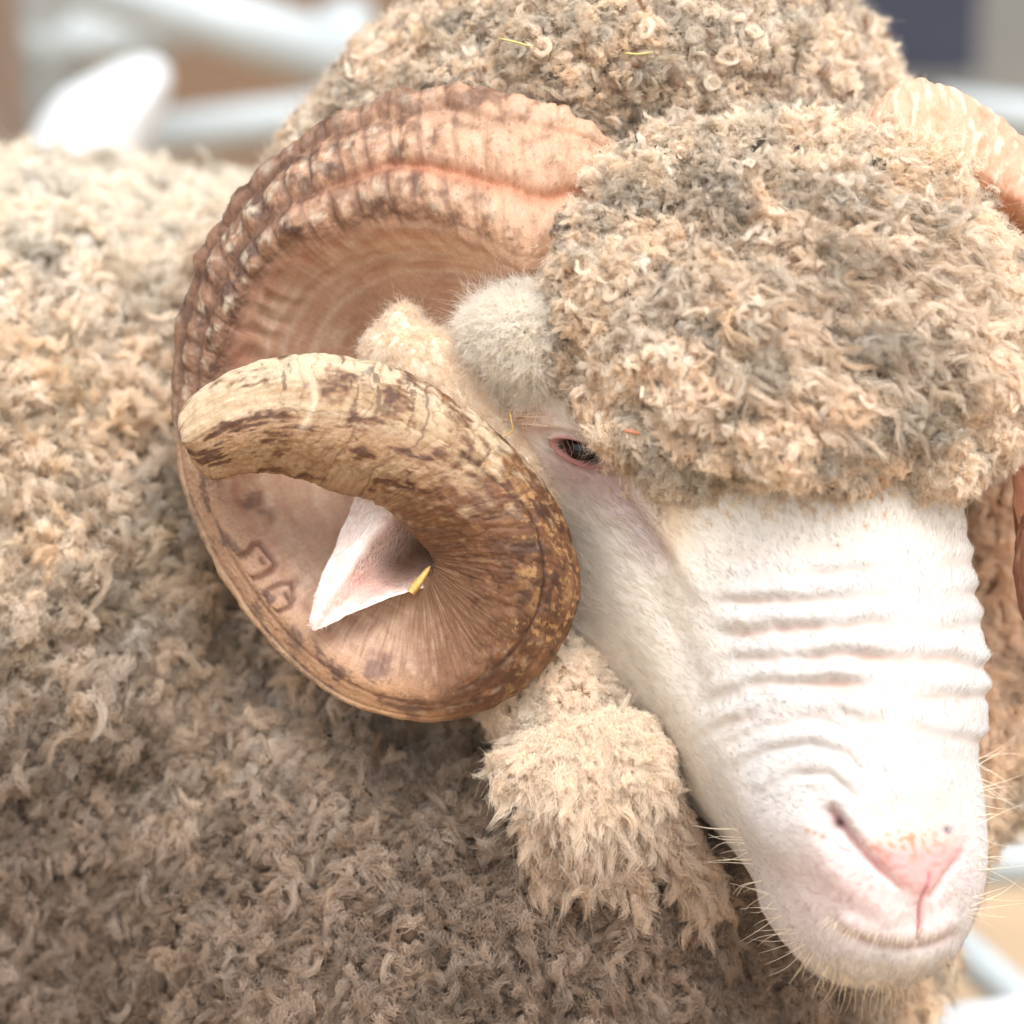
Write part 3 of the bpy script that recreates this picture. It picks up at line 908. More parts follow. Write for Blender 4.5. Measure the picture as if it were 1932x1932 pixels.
# side face: fine growth lines
sidef = sstep(2.1, 2.5, S) * (1 - sstep(5.2, 5.6, S))
D += sidef * (1.8 * np.sin(2 * np.pi * wob / 50.0 + 1.5) * (1 - sstep(2.4, 3.1, S)) * (0.5 + early) + (0.5 + 1.2 * sstep(11, 14, T)) * fbm(np.stack([A / 9, S * 1.0, 0 * A], -1), 3))
D += late * 2.2 * fbm(np.stack([A / 30, S * 2.0, 0 * A + 5], -1), 4)
rg_ = A / 34 + 0.8 * fbm(np.stack([A / 55, S * 1.2, 0 * A + 33], -1), 4)
D += late * (1 - sstep(25, 27, T)) * (2.6 * np.abs(np.sin(np.pi * rg_)) ** 0.5 - 1.6) * (1 - 0.55 * sstep(2.6, 4.2, S))
D += late * 1.5 * fbm(G / 11.0 + 2, 3)
# ridge crack and flaking on the front coil
D += late * 5 * gauss(S - 2.0, 0.25) * (1 - sstep(27, 29, T))
D -= late * (1 - sstep(22, 24, T)) * 6 * gauss(S - 1.75 - 0.12 * fbm(np.stack([A / 60, 0 * A, 0 * A], -1), 2), 0.07)
step1 = sstep(0, 7, A - np.interp(21.6, tk, arc) + 18 * fbm(np.stack([S * 2, 0 * A, 0 * A + 3], -1), 2) * 2)
step2 = sstep(0, 5, A - np.interp(23.4, tk, arc) + 14 * fbm(np.stack([S * 2.4, 0 * A, 0 * A + 9], -1), 2) * 2)
D += (4.5 * (1 - step1) + 3.2 * (1 - step2)) * sstep(18, 20, T)
# carved figures on the inner face of the lower coil
def carve(polys, w, dep):
    global D, cgroove
    for pl in polys:
        d_, _ = seg_dist(Ug, Vg, pl)
        m_ = (T > 9.5) & (T < 14.5) & (S > 1.6) & (S < 5.2)
        D -= dep * gauss(d_, w) * m_
        cgroove = np.maximum(cgroove, gauss(d_, w * 1.15) * m_)
cgroove = np.zeros(Ug.shape)
carve([[(435, 1055), (458, 1048), (473, 1038), (480, 1026), (492, 1024), (506, 1040), (521, 1064), (516, 1072), (492, 1086), (466, 1096)]], 5.5, 9)
carve([[(496, 1054), (499, 1061)]], 5.0, 6)
carve([[(499, 1127), (506, 1112), (531, 1100), (552, 1100), (554, 1127), (547, 1144), (521, 1156), (502, 1151), (497, 1134)], [(541, 1120), (545, 1128)]], 4.5, 6)
G2 = G + HNn * D[..., None]
# colour
SAL = srgb(228, 174, 132); ORB = srgb(198, 146, 108); PKT = srgb(206, 170, 144); CRM = srgb(236, 214, 180)
YEL = srgb(198, 164, 124); DBR = srgb(92, 60, 44); MBR = srgb(138, 92, 60); PUR = srgb(104, 84, 82); RED = srgb(178, 114, 82)
n1 = fbm(np.stack([A / 55, S * 2.2, 0 * A], -1), 5); n2 = fbm(np.stack([A / 22, S * 3.5, 0 * A + 7], -1), 5)
n3 = fbm(np.stack([A / 120, S * 0.9, 0 * A + 3], -1), 3); n4 = fbm(np.stack([A / 200, S * 9.0, 0 * A + 11], -1), 4)
n5 = fbm(np.stack([A / 7, S * 1.3, 0 * A + 13], -1), 3); n6 = fbm(G / 9.0, 4)
c = mix(np.tile(SAL, Ug.shape + (1,)).astype(float), ORB, sstep(2, 8, T + n3 * 3))
# side face of the bowl
side = mix(np.tile(SAL, Ug.shape + (1,)).astype(float), ORB, sstep(2.5, 7, T + 2 * n3))
side = mix(side, PKT, sstep(9, 13, T + 2 * n3) * 0.8)
side = mix(side, RED, np.clip(0.4 * sstep(0.0, 0.6, n3 + 0.5 * n4) * (1 - sstep(10, 13, T)) + 0.55 * gauss(S - 2.3, 0.2) * early, 0, 1))
side = mix(side, CRM, 0.30 * sstep(-0.1, 0.6, fbm(np.stack([A / 140 + 0.3 * n1, S * 3.0 + 0.5 * n1, 0 * A + 81], -1), 4)) + 0.15 * sstep(0.1, 0.5, n5) * (1 - sstep(2.3, 3.0, S)))
side = mix(side, srgb(150, 92, 62), 0.35 * sstep(0.05, 0.5, fbm(np.stack([A / 150, S * 4.0 + 0.4 * n1, 0 * A + 91], -1), 5)))
for s0_, w0_ in ((2.62, 0.05), (2.85, 0.07), (3.3, 0.06)):
    side = mix(side, srgb(226, 190, 160), 0.5 * gauss(S - s0_ - 0.10 * n3 - 0.02 * (T - 4), w0_) * (1 - sstep(8, 11, T)) * sstep(1.5, 3, T))
side = mix(side, srgb(140, 96, 68), 0.85 * sstep(12.5, 16, T + n3) )
strf = fbm(np.stack([A / 8.0 + 1.5 * n3, S * 0.8 + 0.4 * n1, 0 * A + 13], -1), 4)
lt2 = sstep(11.5, 13.5, T)
side = mix(side, CRM * 0.9, 0.26 * sstep(0.08, 0.5, strf) * lt2)
side = mix(side, srgb(112, 74, 52), 0.34 * sstep(0.05, 0.45, -strf) * lt2)
side = mix(side, DBR, 0.7 * sstep(0.0, 0.5, n1 + 0.3 - 0.8 * np.abs(T - 18.5) / 2.0) * late)
# outer knobbly face
crust = fbm(G / 34.0 + 5, 5)
out_ = mix(c, srgb(200, 148, 106), 0.6 * sstep(-0.1, 0.4, crust))
out_ = mix(out_, MBR, sstep(2.4, 5.8, T + 4.5 * crust - 1.0 * gauss(S - 1.0, 0.5) + 1.5 * gauss(S, 0.5)) * 0.8)
out_ = mix(out_, DBR, sstep(-0.02, 0.34, n1 + 0.4 * crust + 0.12 * (T - 5) / 3 - 0.02) * sstep(1.5, 5.5, T) * 0.9)
out_ = mix(out_, PUR, sstep(0.15, 0.45, n2) * 0.6 * sstep(3, 7, T))
out_ = mix(out_, DBR * 1.2, 0.45 * (1 - sstep(0.25, 0.7, kn)) * sstep(1.5, 4, T) + 0.35 * (1 - sstep(0.2, 0.6, rowb)) * sstep(2, 5, T))
out_ = mix(out_, CRM, sstep(0.5, 1.2, 0.9 * ring + 0.7 * n2 + 0.1) * sstep(-0.25, 0.35, n2 + 0.4 * n4) * (0.30 + 0.35 * sstep(2, 6, T)) * (1 - 0.6 * sstep(8, 11, T)))
out_ = mix(out_, MBR, (0.5 * gauss(rf - 0.0, 0.14) + 0.5 * gauss(rf - 1.0, 0.14)) * sstep(-0.4, 0.4, n1 + n2) * sstep(1, 5, T))
out_ = mix(out_, srgb(120, 78, 58), 0.65 * sstep(0.9, 0.0, np.abs(S + 0.1)) * sstep(0.0, 0.4, n2 + 0.2) * sstep(1.5, 3.5, T))
rimp = fbm(np.stack([A / 75, S * 1.3, 0 * A + 61], -1), 4) + 0.25 * n6
rimc = mix(np.tile(srgb(204, 156, 116), Ug.shape + (1,)), srgb(112, 84, 76), 0.85 * sstep(0.12, 0.42, rimp + 0.22 * gauss(S - 1.7, 0.6)))
rimc = mix(rimc, srgb(226, 188, 140), 0.6 * gauss(S - 0.3, 0.5) * sstep(-0.3, 0.3, n1))
out_ = mix(out_, rimc, 0.9 * sstep(8.0, 10.5, T) * (1 - sstep(14, 15.5, T)))
out_ = mix(out_, DBR, 0.5 * sstep(0.50, 0.62, fbm(G / 13.0 + 7, 3)))
out_ = mix(out_, DBR, 0.45 * sstep(0.35, 0.5, n6) * sstep(0.1, 0.5, n2))
out_ = mix(out_, srgb(222, 134, 84), 0.8 * gauss(Sw - 1.36, 0.10) * (1 - sstep(3, 6, T)))
rim = sstep(0.6, 0.0, np.abs(S + 0.1)) * sstep(9, 11, T) * (1 - sstep(14, 16, T))
out_ = mix(out_, CRM * 0.85, 0.6 * rim)
out_ = mix(out_, srgb(146, 98, 66), 0.55 * sstep(0.12, 0.5, n6) * sstep(-0.3, 0.2, crust))
side = mix(side, srgb(118, 86, 76), 0.75 * sstep(0.15, 0.5, fbm(np.stack([A / 75, S * 1.3, 0 * A + 61], -1), 4)) * gauss(S - 2.4, 0.5) * sstep(8, 10, T) * (1 - sstep(14, 16, T)))
c = mix(side, out_, 1 - sstep(1.85, 2.45, S + 0.2 * n2))
# front coil towards the tip
st1 = fbm(np.stack([A / 70, S * 6.0, 0 * A + 41], -1), 4)          # streaks along the tip
bnd = fbm(np.stack([A / 20, S * 0.8, 0 * A + 43], -1), 4)         # bands across it
big_ = fbm(np.stack([A / 85 + 0.3 * n1, S * 1.15, 0 * A + 47], -1), 4)
pat = 0.8 * big_ + 0.30 * fbm(np.stack([A / 24, S * 5.0, 0 * A + 49], -1), 3) + 0.10 * n6 + 0.45 * st1 * sstep(2.0, 2.6, S) - 0.05
tipc = mix(np.tile(YEL, Ug.shape + (1,)).astype(float), CRM, np.clip(0.35 + n3 + 0.8 * st1, 0, 1))
tipc = mix(tipc, CRM * 1.05, 0.8 * (1 - sstep(0.3, 1.7, np.abs(S + 0.2))))
tipc = mix(tipc, srgb(170, 128, 90), 0.7 * sstep(1.7, 2.6, S))
tipc = mix(tipc, MBR, 0.8 * sstep(0.02, 0.34, pat + 0.10))
tipc = mix(tipc, DBR, 0.85 * sstep(0.16, 0.36, pat + 0.30 * gauss(S - 3.4, 1.0) * sstep(25, 26, T)))
tipc = mix(tipc, DBR, 0.7 * sstep(0.45, 0.6, bnd + 0.3 * n6 + 0.25 * gauss(T - 23.2, 1.8)) * (1 - sstep(1.5, 2.4, S)))
tipc = mix(tipc, srgb(128, 120, 114), 0.75 * sstep(0.15, 0.4, fbm(np.stack([A / 34, S * 1.6, 0 * A + 21], -1), 4)) * gauss(T - 23.3, 1.4) * (1 - sstep(0.5, 1.4, S)))
tipc = mix(tipc, CRM, 0.8 * gauss(A - np.interp(24.6, tk, arc) - 20 * n3, 9.0) * (1 - sstep(2.2, 3.4, S)))
tipc = mix(tipc, DBR, 0.75 * gauss(A - np.interp(22.4, tk, arc) - 26 * n3, 2.6) + 0.5 * gauss(A - np.interp(23.5, tk, arc) - 16 * n3, 2.0))
tipc = mix(tipc, DBR * 1.1, 0.6 * gauss(S - 2.05 - 0.15 * bnd, 0.035) * sstep(23, 25, T))
rad_ = fbm(np.stack([A / 7.0 + 2.2 * n1 + 1.2 * n2, S * 1.0 + 0.8 * n2 + 0.4 * n6, 0 * A + 51], -1), 4)        # striations across the coil
midc = mix(np.tile(MBR, Ug.shape + (1,)).astype(float), DBR, np.clip(0.40 + 0.9 * n1 + 0.5 * rad_, 0, 1))
midc = mix(midc, srgb(206, 158, 104), 0.85 * sstep(0.12, 0.42, 0.55 * n2 + 0.7 * rad_ + 0.12 * n6 + 0.10 * gauss(S - 1.0, 0.9)) * (1 - 0.65 * sstep(2.1, 2.8, S)))
midc = mix(midc, srgb(196, 150, 100), 0.5 * sstep(0.1, 0.5, n3) * (1 - sstep(2.1, 2.8, S)))
midc = mix(midc, DBR * 0.8, 0.8 * sstep(0.2, 0.36, fbm(G / 42.0 + 3, 4)) * (1 - sstep(2.2, 3.2, S)))
midc = mix(midc, DBR * 0.6, 0.9 * gauss(S - 1.75 - 0.12 * fbm(np.stack([A / 60, 0 * A, 0 * A], -1), 2), 0.05))
midc = mix(midc, DBR * 0.8, 0.55 * gauss(np.abs(np.sin(np.pi * rg_)), 0.22) * (1 - sstep(3.0, 4.5, S)))
tipc = mix(tipc, MBR, 0.45 * gauss(np.abs(np.sin(np.pi * rg_)), 0.14) * (1 - sstep(24.5, 26, T)))
cc_ = mix(midc, tipc, sstep(19.6, 22.2, T + 2.6 * n1 + 1.6 * n2))
c = mix(c, cc_, sstep(15.3, 17.8, T + 1.2 * n1 + 0.5 * rad_ - 0.5 * sstep(2.5, 4.5, S) * 2.2))
c = mix(c, srgb(110, 62, 44), 0.7 * cgroove)
c = mix(c, srgb(96, 78, 76), 0.7 * gauss(np.hypot((Ug - 559) / 13, (Vg - 1211) / 24), 1) * (T > 9) * (T < 16))
c = mix(c, PKT, 0.0 * S)
c = c * (1 + 0.10 * n5 + 0.14 * n6)[..., None]
lum = c.mean(-1, keepdims=True)
c = np.clip((lum + (c - lum) * (0.78 + 0.20 * sstep(10, 16, T))[..., None]) * (0.80 - 0.20 * sstep(13, 17, T) - 0.10 * outerf * (1 - sstep(12, 15, T)))[..., None], 0.01, 0.95)
horn = add_mesh("horn", G2.reshape(-1, 3), grid_faces(*G2.shape[:2]), M_HORN, ram, col=c)
horn["label"] = "fully visible coiled horn with a blunt cream tip and knobbly brown rim"

FH = [
 ((1600, 260, 60), (1600, 420, 0), (1650, 620, 90), 150, 0),
 ((1700, 158, 60), (1690, 330, -10), (1690, 560, 90), 150, 0),
 ((1790, 166, 80), (1800, 310, -10), (1760, 520, 110), 140, 10),
 ((1880, 222, 100), (1862, 330, 10), (1840, 560, 150), 130, 20),
 ((1965, 300, 130), (1930, 385, 40), (1860, 600, 200), 120, 30),
 ((2050, 430, 160), (1985, 500, 70), (1880, 680, 240), 110, 40),
 ((2100, 600, 190), (2020, 640, 100), (1900, 750, 260), 110, 40),
 ((2110, 800, 200), (2030, 810, 110), (1905, 830, 260), 105, 30),
 ((2090, 980, 180), (2025, 950, 90), (1905, 880, 230), 100, 20),
 ((2040, 1120, 150), (1995, 1060, 60), (1912, 920, 180), 95, 10),
 ((1970, 1190, 110), (1950, 1130, 20), (1915, 960, 130), 90, 0),
 ((1935, 1175, 110), (1950, 1120, 20), (1965, 1000, 110), 80, -10),
 ((1915, 1090, 95), (1955, 1075, 5), (1985, 1020, 90), 72, -10),
 ((1925, 990, 80), (1965, 1010, 0), (2000, 1020, 70), 60, -10),
 ((1980, 900, 30), (1985, 950, -40), (1995, 1000, 30), 50, -10),
 ((2070, 880, 20), (2065, 920, -40), (2050, 965, 20), 40, -8),
 ((2130, 900, 15), (2120, 925, -20), (2105, 950, 15), 20, 0),
 ((2145, 915, 10), (2140, 922, 0), (2130, 930, 10), 5, 0),
]
Gf, arcf, spf, tkf = horn_geom(FH, 560, 130)
Nf = grid_normals(Gf); cf_ = Gf.mean(1, keepdims=True)
if np.median(((Gf - cf_) * Nf).sum(-1)) < 0: Nf = -Nf
Sf = np.broadcast_to(((spf + 0.6) % 8)[None], Gf.shape[:2]) - 0.6; Tf = np.broadcast_to(tkf[:, None], Sf.shape); Af = np.broadcast_to(arcf[:, None], Sf.shape)
of_ = sstep(-0.8, -0.2, Sf) * (1 - sstep(2.0, 2.35, Sf))
m1 = fbm(np.stack([Af / 30, Sf * 2.4, 0 * Af + 31], -1), 4); m2 = fbm(np.stack([Af / 16, Sf * 1.2, 0 * Af + 37], -1), 4)
rf = 0.5 - 0.5 * np.cos(2 * np.pi * (Af + 30 * np.abs(Sf - 1) + 20 * m1) / 34.0)
Gf2 = Gf + Nf * (of_ * (2.0 * rf + 7 * m1) + 1.2 * m2)[..., None]
c = mix(np.tile(srgb(222, 172, 144), Sf.shape + (1,)).astype(float), srgb(208, 146, 108), sstep(1.9, 2.3, Sf))
c = mix(c, srgb(242, 220, 196), of_ * sstep(0.3, 0.8, 0.5 * rf + 0.9 * m2) * 0.7)
c = mix(c, srgb(214, 130, 88), sstep(0.1, 0.5, m1) * 0.45)
c = mix(c, srgb(158, 104, 78), sstep(6, 9, Tf + m1) * 0.85)
c = mix(c, DBR, sstep(0.2, 0.45, m1) * sstep(6, 9, Tf) * 0.6)
hf = add_mesh("horn", Gf2.reshape(-1, 3), grid_faces(*Gf2.shape[:2]), M_HORN, ram, col=np.clip(c * 0.78, 0.01, .95))
hf["label"] = "pale orange horn coiling away beyond the forehead wool, cut off by the picture edge"

# ---------- ear
EK = [ # E1 outer edge, F fold, M hollow, E2 lower edge
 ((720, 880, 90), (800, 930, 60), (850, 1010, 110), (890, 1080, 70)),
 ((676, 925, 85), (748, 955, 50), (800, 1035, 100), (850, 1095, 55)),
 ((652, 985, 80), (706, 1000, 46), (762, 1052, 92), (805, 1105, 48)),
 ((622, 1050, 74), (662, 1062, 42), (712, 1088, 80), (752, 1122, 42)),
 ((600, 1105, 68), (628, 1112, 40), (662, 1126, 62), (690, 1146, 40)),
 ((587, 1156, 60), (602, 1158, 42), (620, 1163, 52), (634, 1172, 42)),
 ((589, 1188, 52), (593, 1190, 50), (598, 1190, 50), (603, 1188, 48)),
]
EKm = np.array([[M(*p) for p in r] for r in EK])
x = np.linspace(0, len(EKm) - 1, 90); rows = cr(EKm, x)
sE = np.linspace(0, 3, 60)
Ge = np.transpose(cr(np.transpose(rows, (1, 0, 2)), sE), (1, 0, 2))
Ne = grid_normals(Ge, wrap=False)
if Ne[..., 1].mean() > 0: Ne = -Ne
Ge = Ge + Ne * (1.6 * fbm(Ge / 18, 3) + 3.0 * fbm(Ge / 50, 2))[..., None] + np.stack([4.0 * fbm(Ge / 34 + 9, 2), 0 * Ge[..., 0], 3.0 * fbm(Ge / 34 + 4, 2)], -1)
taper = np.minimum(1, (len(EKm) - 1 - x) / 0.8)[:, None, None]
edge = (np.sin(np.pi * sE / 3) ** 0.4)[None, :, None]
Back = Ge - Ne * (9 * taper * edge + 0.3)
loop = np.concatenate([Ge, Back[:, ::-1]], 1)
SE = np.broadcast_to(np.concatenate([sE, sE[::-1]])[None], loop.shape[:2]); XE = np.broadcast_to(x[:, None], SE.shape)
c = np.tile(srgb(244, 236, 232), SE.shape + (1,)).astype(float)
inn = sstep(1.05, 1.4, SE) * (1 - sstep(2.5, 3.0, SE)); inn[:, 60:] = 0
c = mix(c, srgb(206, 146, 128), inn * 0.8)
c = mix(c, srgb(150, 118, 98), inn * (1 - sstep(2.2, 3.6, XE + 0.6 * fbm(loop / 20, 2))) * 0.95)
c = mix(c, srgb(238, 214, 208), sstep(3.4, 4.6, XE) * 0.7)
ear = add_mesh("ear", loop.reshape(-1, 3), grid_faces(loop.shape[0], loop.shape[1]), M_EAR, ram, col=c)
ear["label"] = "small white ear with a pink hollow, poking out inside the horn's coil"
# soft hairs in and along the ear
def ear_hair():
    Pp, Nn = sample_grid(Ge, Ne, 9000, wrap=False)
    u, v = proj(Pp); n = len(Pp)
    deep = gauss(seg_dist(u, v, [(850, 1000), (770, 1060)])[0], 45)
    kp = rng.random(n) < (0.6 + 0.4 * deep)
    Pp, Nn, u, v, deep = Pp[kp], Nn[kp], u[kp], v[kp], deep[kp]; n = len(Pp)
    d = unit(M(585, 1192, 50) - Pp + rng.normal(size=Pp.shape) * (20 + 110 * deep[:, None]))
    L = 9 + 28 * deep * rng.random(n)
    t = np.linspace(0, 1, 5)
    F = Pp[:, None] + L[:, None, None] * (d[:, None] * t[None, :, None] + Nn[:, None] * 0.5 * (t - 0.3 * t ** 2)[None, :, None])
    c0 = mix(np.tile(srgb(242, 226, 220), (n, 1)), srgb(168, 136, 112), deep)
    add_curves("ear_hair", F, 0.4 * (1 - 0.7 * t)[None] * np.ones((n, 1)), np.broadcast_to(c0[:, None], F.shape), M_FIBRE, ear)
ear_hair()

# ---------- wool masses
def displaced(G, a1=18, s1=130, a2=7, s2=38, seed=0):
    N = outward(G, grid_normals(G))
    d = a1 * fbm(G / s1 + seed, 3) + a2 * fbm(G / s2 + seed + 5, 3)
    G = G + N * d[..., None]
    return G, outward(G, grid_normals(G))

def staples(G, N, specs, seed=0.0):
    """push a surface (grid or point list) out into round staples; returns the new points, splayed normals and a tone"""
    h_t = 0; off = 0; tone = 0
    for (cell, amp, spl, d, k) in specs:
        h, dl, cid, gap = clump(G, cell, d, k, seed + cell)
        h_t = h_t + amp * (h - (0.72 if cell > 120 else 0.0)); off = off + spl * dl; tone = tone + (cid - 0.5) * (min(1.0, amp / 16.0) if cell < 120 else 0.12)
    P = G + N * h_t[..., None]
    off = off - (off * N).sum(-1, keepdims=True) * N
    return P, unit(N + off), tone

def stapled_grid(G, N, specs, seed=0.0):
    P, _, _ = staples(G, N, specs, seed)
    return P - N * 13.0

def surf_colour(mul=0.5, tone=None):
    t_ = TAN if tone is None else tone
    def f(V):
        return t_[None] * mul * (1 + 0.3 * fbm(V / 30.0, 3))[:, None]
    return f

# forehead topknot
TK = close_caps([
 (292, 1225, 1700, -60, 260, 2.0),
 (340, 1135, 1775, -105, 330, 2.1),
 (400, 1095, 1828, -130, 360, 2.2),
 (480, 1058, 1868, -180, 380, 2.3),
 (560, 1048, 1895, -212, 390, 2.3),
 (640, 1062, 1908, -232, 390, 2.3),
 (720, 1085, 1910, -245, 380, 2.3),
 (790, 1118, 1900, -250, 360, 2.3),
 (845, 1175, 1870, -232, 320, 2.2),
 (880, 1250, 1820, -200, 260, 2.2),
])
TG = blob(TK, 300, 520)
TG, TN = displaced(TG, 20, 150, 9, 42)
# a few deep partings in the topknot
tu, tv = proj(TG)
fr_ = (TN[..., 1] < 0.2)
dep = np.zeros(tu.shape)
for poly, w, a in [([(1215, 470), (1245, 410), (1330, 360), (1420, 350)], 20, 26), ([(1230, 560), (1300, 620), (1370, 665), (1460, 650)], 20, 26),
                   ([(1560, 800), (1600, 870), (1680, 900)], 16, 16), ([(1480, 440), (1620, 500), (1720, 600), (1790, 720)], 18, 16),
                   ([(1120, 620), (1180, 690), (1250, 740)], 16, 14), ([(1640, 420), (1760, 470), (1850, 560)], 16, 12)]:
    d_, f_ = seg_dist(tu, tv, poly)
    dep += 1.9 * a * gauss(d_, w) * np.sin(np.pi * np.clip(f_, 0.08, 0.92))
TG = TG - TN * (dep * fr_)[..., None] + TN * (26 * gauss(tv - 335, 45) * fr_)[..., None]; TN = outward(TG, grid_normals(TG))

TSP = [(165, 52, 0.30, (0.8, 0, -0.62), 2.4), (78, 32, 0.6, (1, 0.2, -0.8), 1.5), (36, 17, 0.6, (0.8, 0, -0.9), 1.35)]
tl = Locks()
P0, N0 = sample_grid(TG, TN, 120000)
P0, N0 = thin(P0, N0, 10.5)
m = visible(P0, N0, 110, -0.3); P0, N0 = P0[m], N0[m]
u, v = proj(P0)
ctr = gauss(np.hypot((u - 1600) / 260, (v - 600) / 190), 1.0)[:, None]
fl = unit(np.stack([(u - 1480) / 500, -0.25 + 0 * u, -(v - 420) / 420], -1)) * 0.5 + ctr * np.array([0.8, 0, -0.65]) + sstep(700, 900, v)[:, None] * np.array([0, 0, -0.4])
def colT(p, n):
    b, t_ = rand_lock_colours(p, n, dirt=0.34, dark=0.15, pale=0.9)
    uu, vv = proj(p)
    gz = np.clip(0.75 * gauss(np.hypot((uu - 1640) / 330, (vv - 560) / 260), 1) + 0.6 * sstep(1160, 1060, uu) * sstep(560, 700, vv), 0, 1)
    t_ = mix(t_, srgb(182, 150, 124), gz * 0.5)
    lt = np.clip(sstep(1720, 1860, uu) * 0.6 + 0.6 * sstep(380, 290, vv), 0, 1)
    t_ = mix(t_, CREAM, lt * 0.7); b = mix(b, PALE, lt * 0.5)
    return b, t_
P0, N0, tn = staples(P0, N0, TSP, 1.0)
tl.add(P0, N0, fl, 18 + 8 * ctr[:, 0], 8.0, 34, colT, tone=tn, fw=0.40, bend=0.9, curl=0.45, turns=0.9, jitter=0.28, stray=0.10, crimp=0.8, stray_len=1.4, core=0.0, frizz=2.0)
P1, N1 = sample_grid(TG, TN, 9000); u, v = proj(P1)
m = visible(P1, N1, 20, 0.0) & (np.hypot((u - 1600) / 270, (v - 600) / 200) < 1); P1, N1 = P1[m], N1[m]; P1, N1 = thin(P1, N1, 34)
P1, N1, tn = staples(P1, N1, TSP, 1.0)
tl.add(P1 + N1 * 8, N1, np.array([1.3, 0, -0.95]), 50, 5.5, 30, colT, tone=tn, fw=0.40, bend=1.6, curl=0.3, turns=1.5, jitter=0.25, stray=0.15, crimp=2.0, core=0.0, taper=0.4, frizz=2.0)
P2, N2 = sample_grid(TG, TN, 40000); P2, N2 = thin(P2, N2, 17)
m = visible(P2, N2, 60, -0.2); P2, N2 = P2[m], N2[m]
P2, N2, tn = staples(P2, N2, TSP, 1.0); u, v = proj(P2)
ctr = gauss(np.hypot((u - 1590) / 330, (v - 590) / 230), 1.0)[:, None]
fl2 = unit(np.stack([(u - 1480) / 500, -0.25 + 0 * u, -(v - 420) / 420], -1)) * 0.5 + ctr * (np.array([1.3, 0, -1.0]) + 0.7 * np.stack([fbm(P2 / 120 + 5, 2), 0 * u, fbm(P2 / 120 + 55, 2)], -1))
def colT2(p, n):
    b, t_ = colT(p, n)
    k = 0.35 * rng.random(n)
    return mix(b, PALE, k), mix(t_, PALE, k)
tl.add(P2, N2, fl2, (20 + 24 * ctr[:, 0]) * (1 - 0.3 * sstep(780, 900, v)), 4.6 + 1.6 * ctr[:, 0], 40, colT2, tone=tn, fw=0.40, bend=1.3, curl=1.0, turns=2.0, jitter=0.35, stray=0.07, crimp=1.6, core=0.0, frizz=1.2, taper=0.5)
P3, N3 = sample_grid(H2, outward(H2, grid_normals(H2)), 26000); u, v = proj(P3)
vb = np.interp(u, [1130, 1200, 1300, 1500, 1700, 1810], [880, 925, 955, 955, 945, 925])
keep = (N3[:, 1] < -0.1) & (u > 1130) & (u < 1815) & (v > vb - 60) & (rng.random(len(u)) < 0.8 * np.exp(-np.clip(v - vb + 10, 0, 300) / 16.0))
P3, N3 = P3[keep], N3[keep]
tl.add(P3, N3, np.array([0.1, 0, -1.0]), 15, 3.5, 9, colT, fw=0.36, bend=1.0, curl=0.6, turns=1.0, jitter=0.5, stray=0.25, crimp=0.8, core=0.0, frizz=1.5, sink=1)
TG = stapled_grid(TG, TN, TSP, 1.0)
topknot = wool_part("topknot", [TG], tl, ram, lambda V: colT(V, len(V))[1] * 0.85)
topknot["label"] = "thick cream and grey curly wool overhanging the forehead"

# neck and poll wool, body fleece
NK = close_caps([
 (-170, 930, 1440, 260, 900, 2.0),
 (-60, 870, 1500, 150, 1000, 2.0),
 (40, 785, 1590, 90, 1100, 2.1),
 (130, 680, 1650, 112, 1150, 2.2),
 (230, 605, 1700, 148, 1200, 2.2),
 (330, 530, 1770, 200, 1200, 2.2),
 (460, 440, 1860, 280, 1200, 2.2),
 (700, 340, 1970, 400, 1200, 2.1),
 (950, 240, 2050, 440, 1200, 2.0),
 (1180, 180, 2080, 390, 1200, 2.0),
 (1380, 170, 2020, 290, 1150, 2.0),
 (1560, 180, 1850, 200, 1100, 2.0),
 (1750, 200, 1760, 160, 1050, 2.0),
 (1932, 220, 1706, 150, 1000, 2.0),
 (2150, 300, 1620, 190, 950, 2.0),
 (2350, 400, 1500, 260, 900, 2.0),
])
NG = blob(NK, 420, 560); NG, NN = displaced(NG, 26, 170, 9, 45, 11)
BK = close_caps([
 (385, -700, 420, 900, 2100, 2.0),
 (440, -1000, 560, 700, 2400, 2.1),
 (540, -1250, 660, 540, 2600, 2.2),
 (700, -1450, 740, 430, 2700, 2.3),
 (950, -1550, 860, 360, 2750, 2.3),
 (1250, -1600, 1000, 350, 2750, 2.4),
 (1550, -1600, 1120, 390, 2700, 2.4),
 (1850, -1550, 1160, 480, 2650, 2.4),
 (2150, -1450, 1120, 620, 2600, 2.3),
 (2450, -1200, 1000, 800, 2400, 2.2),
])
BG = blob(BK, 300, 560); BG, BN = displaced(BG, 34, 240, 12, 60, 23)

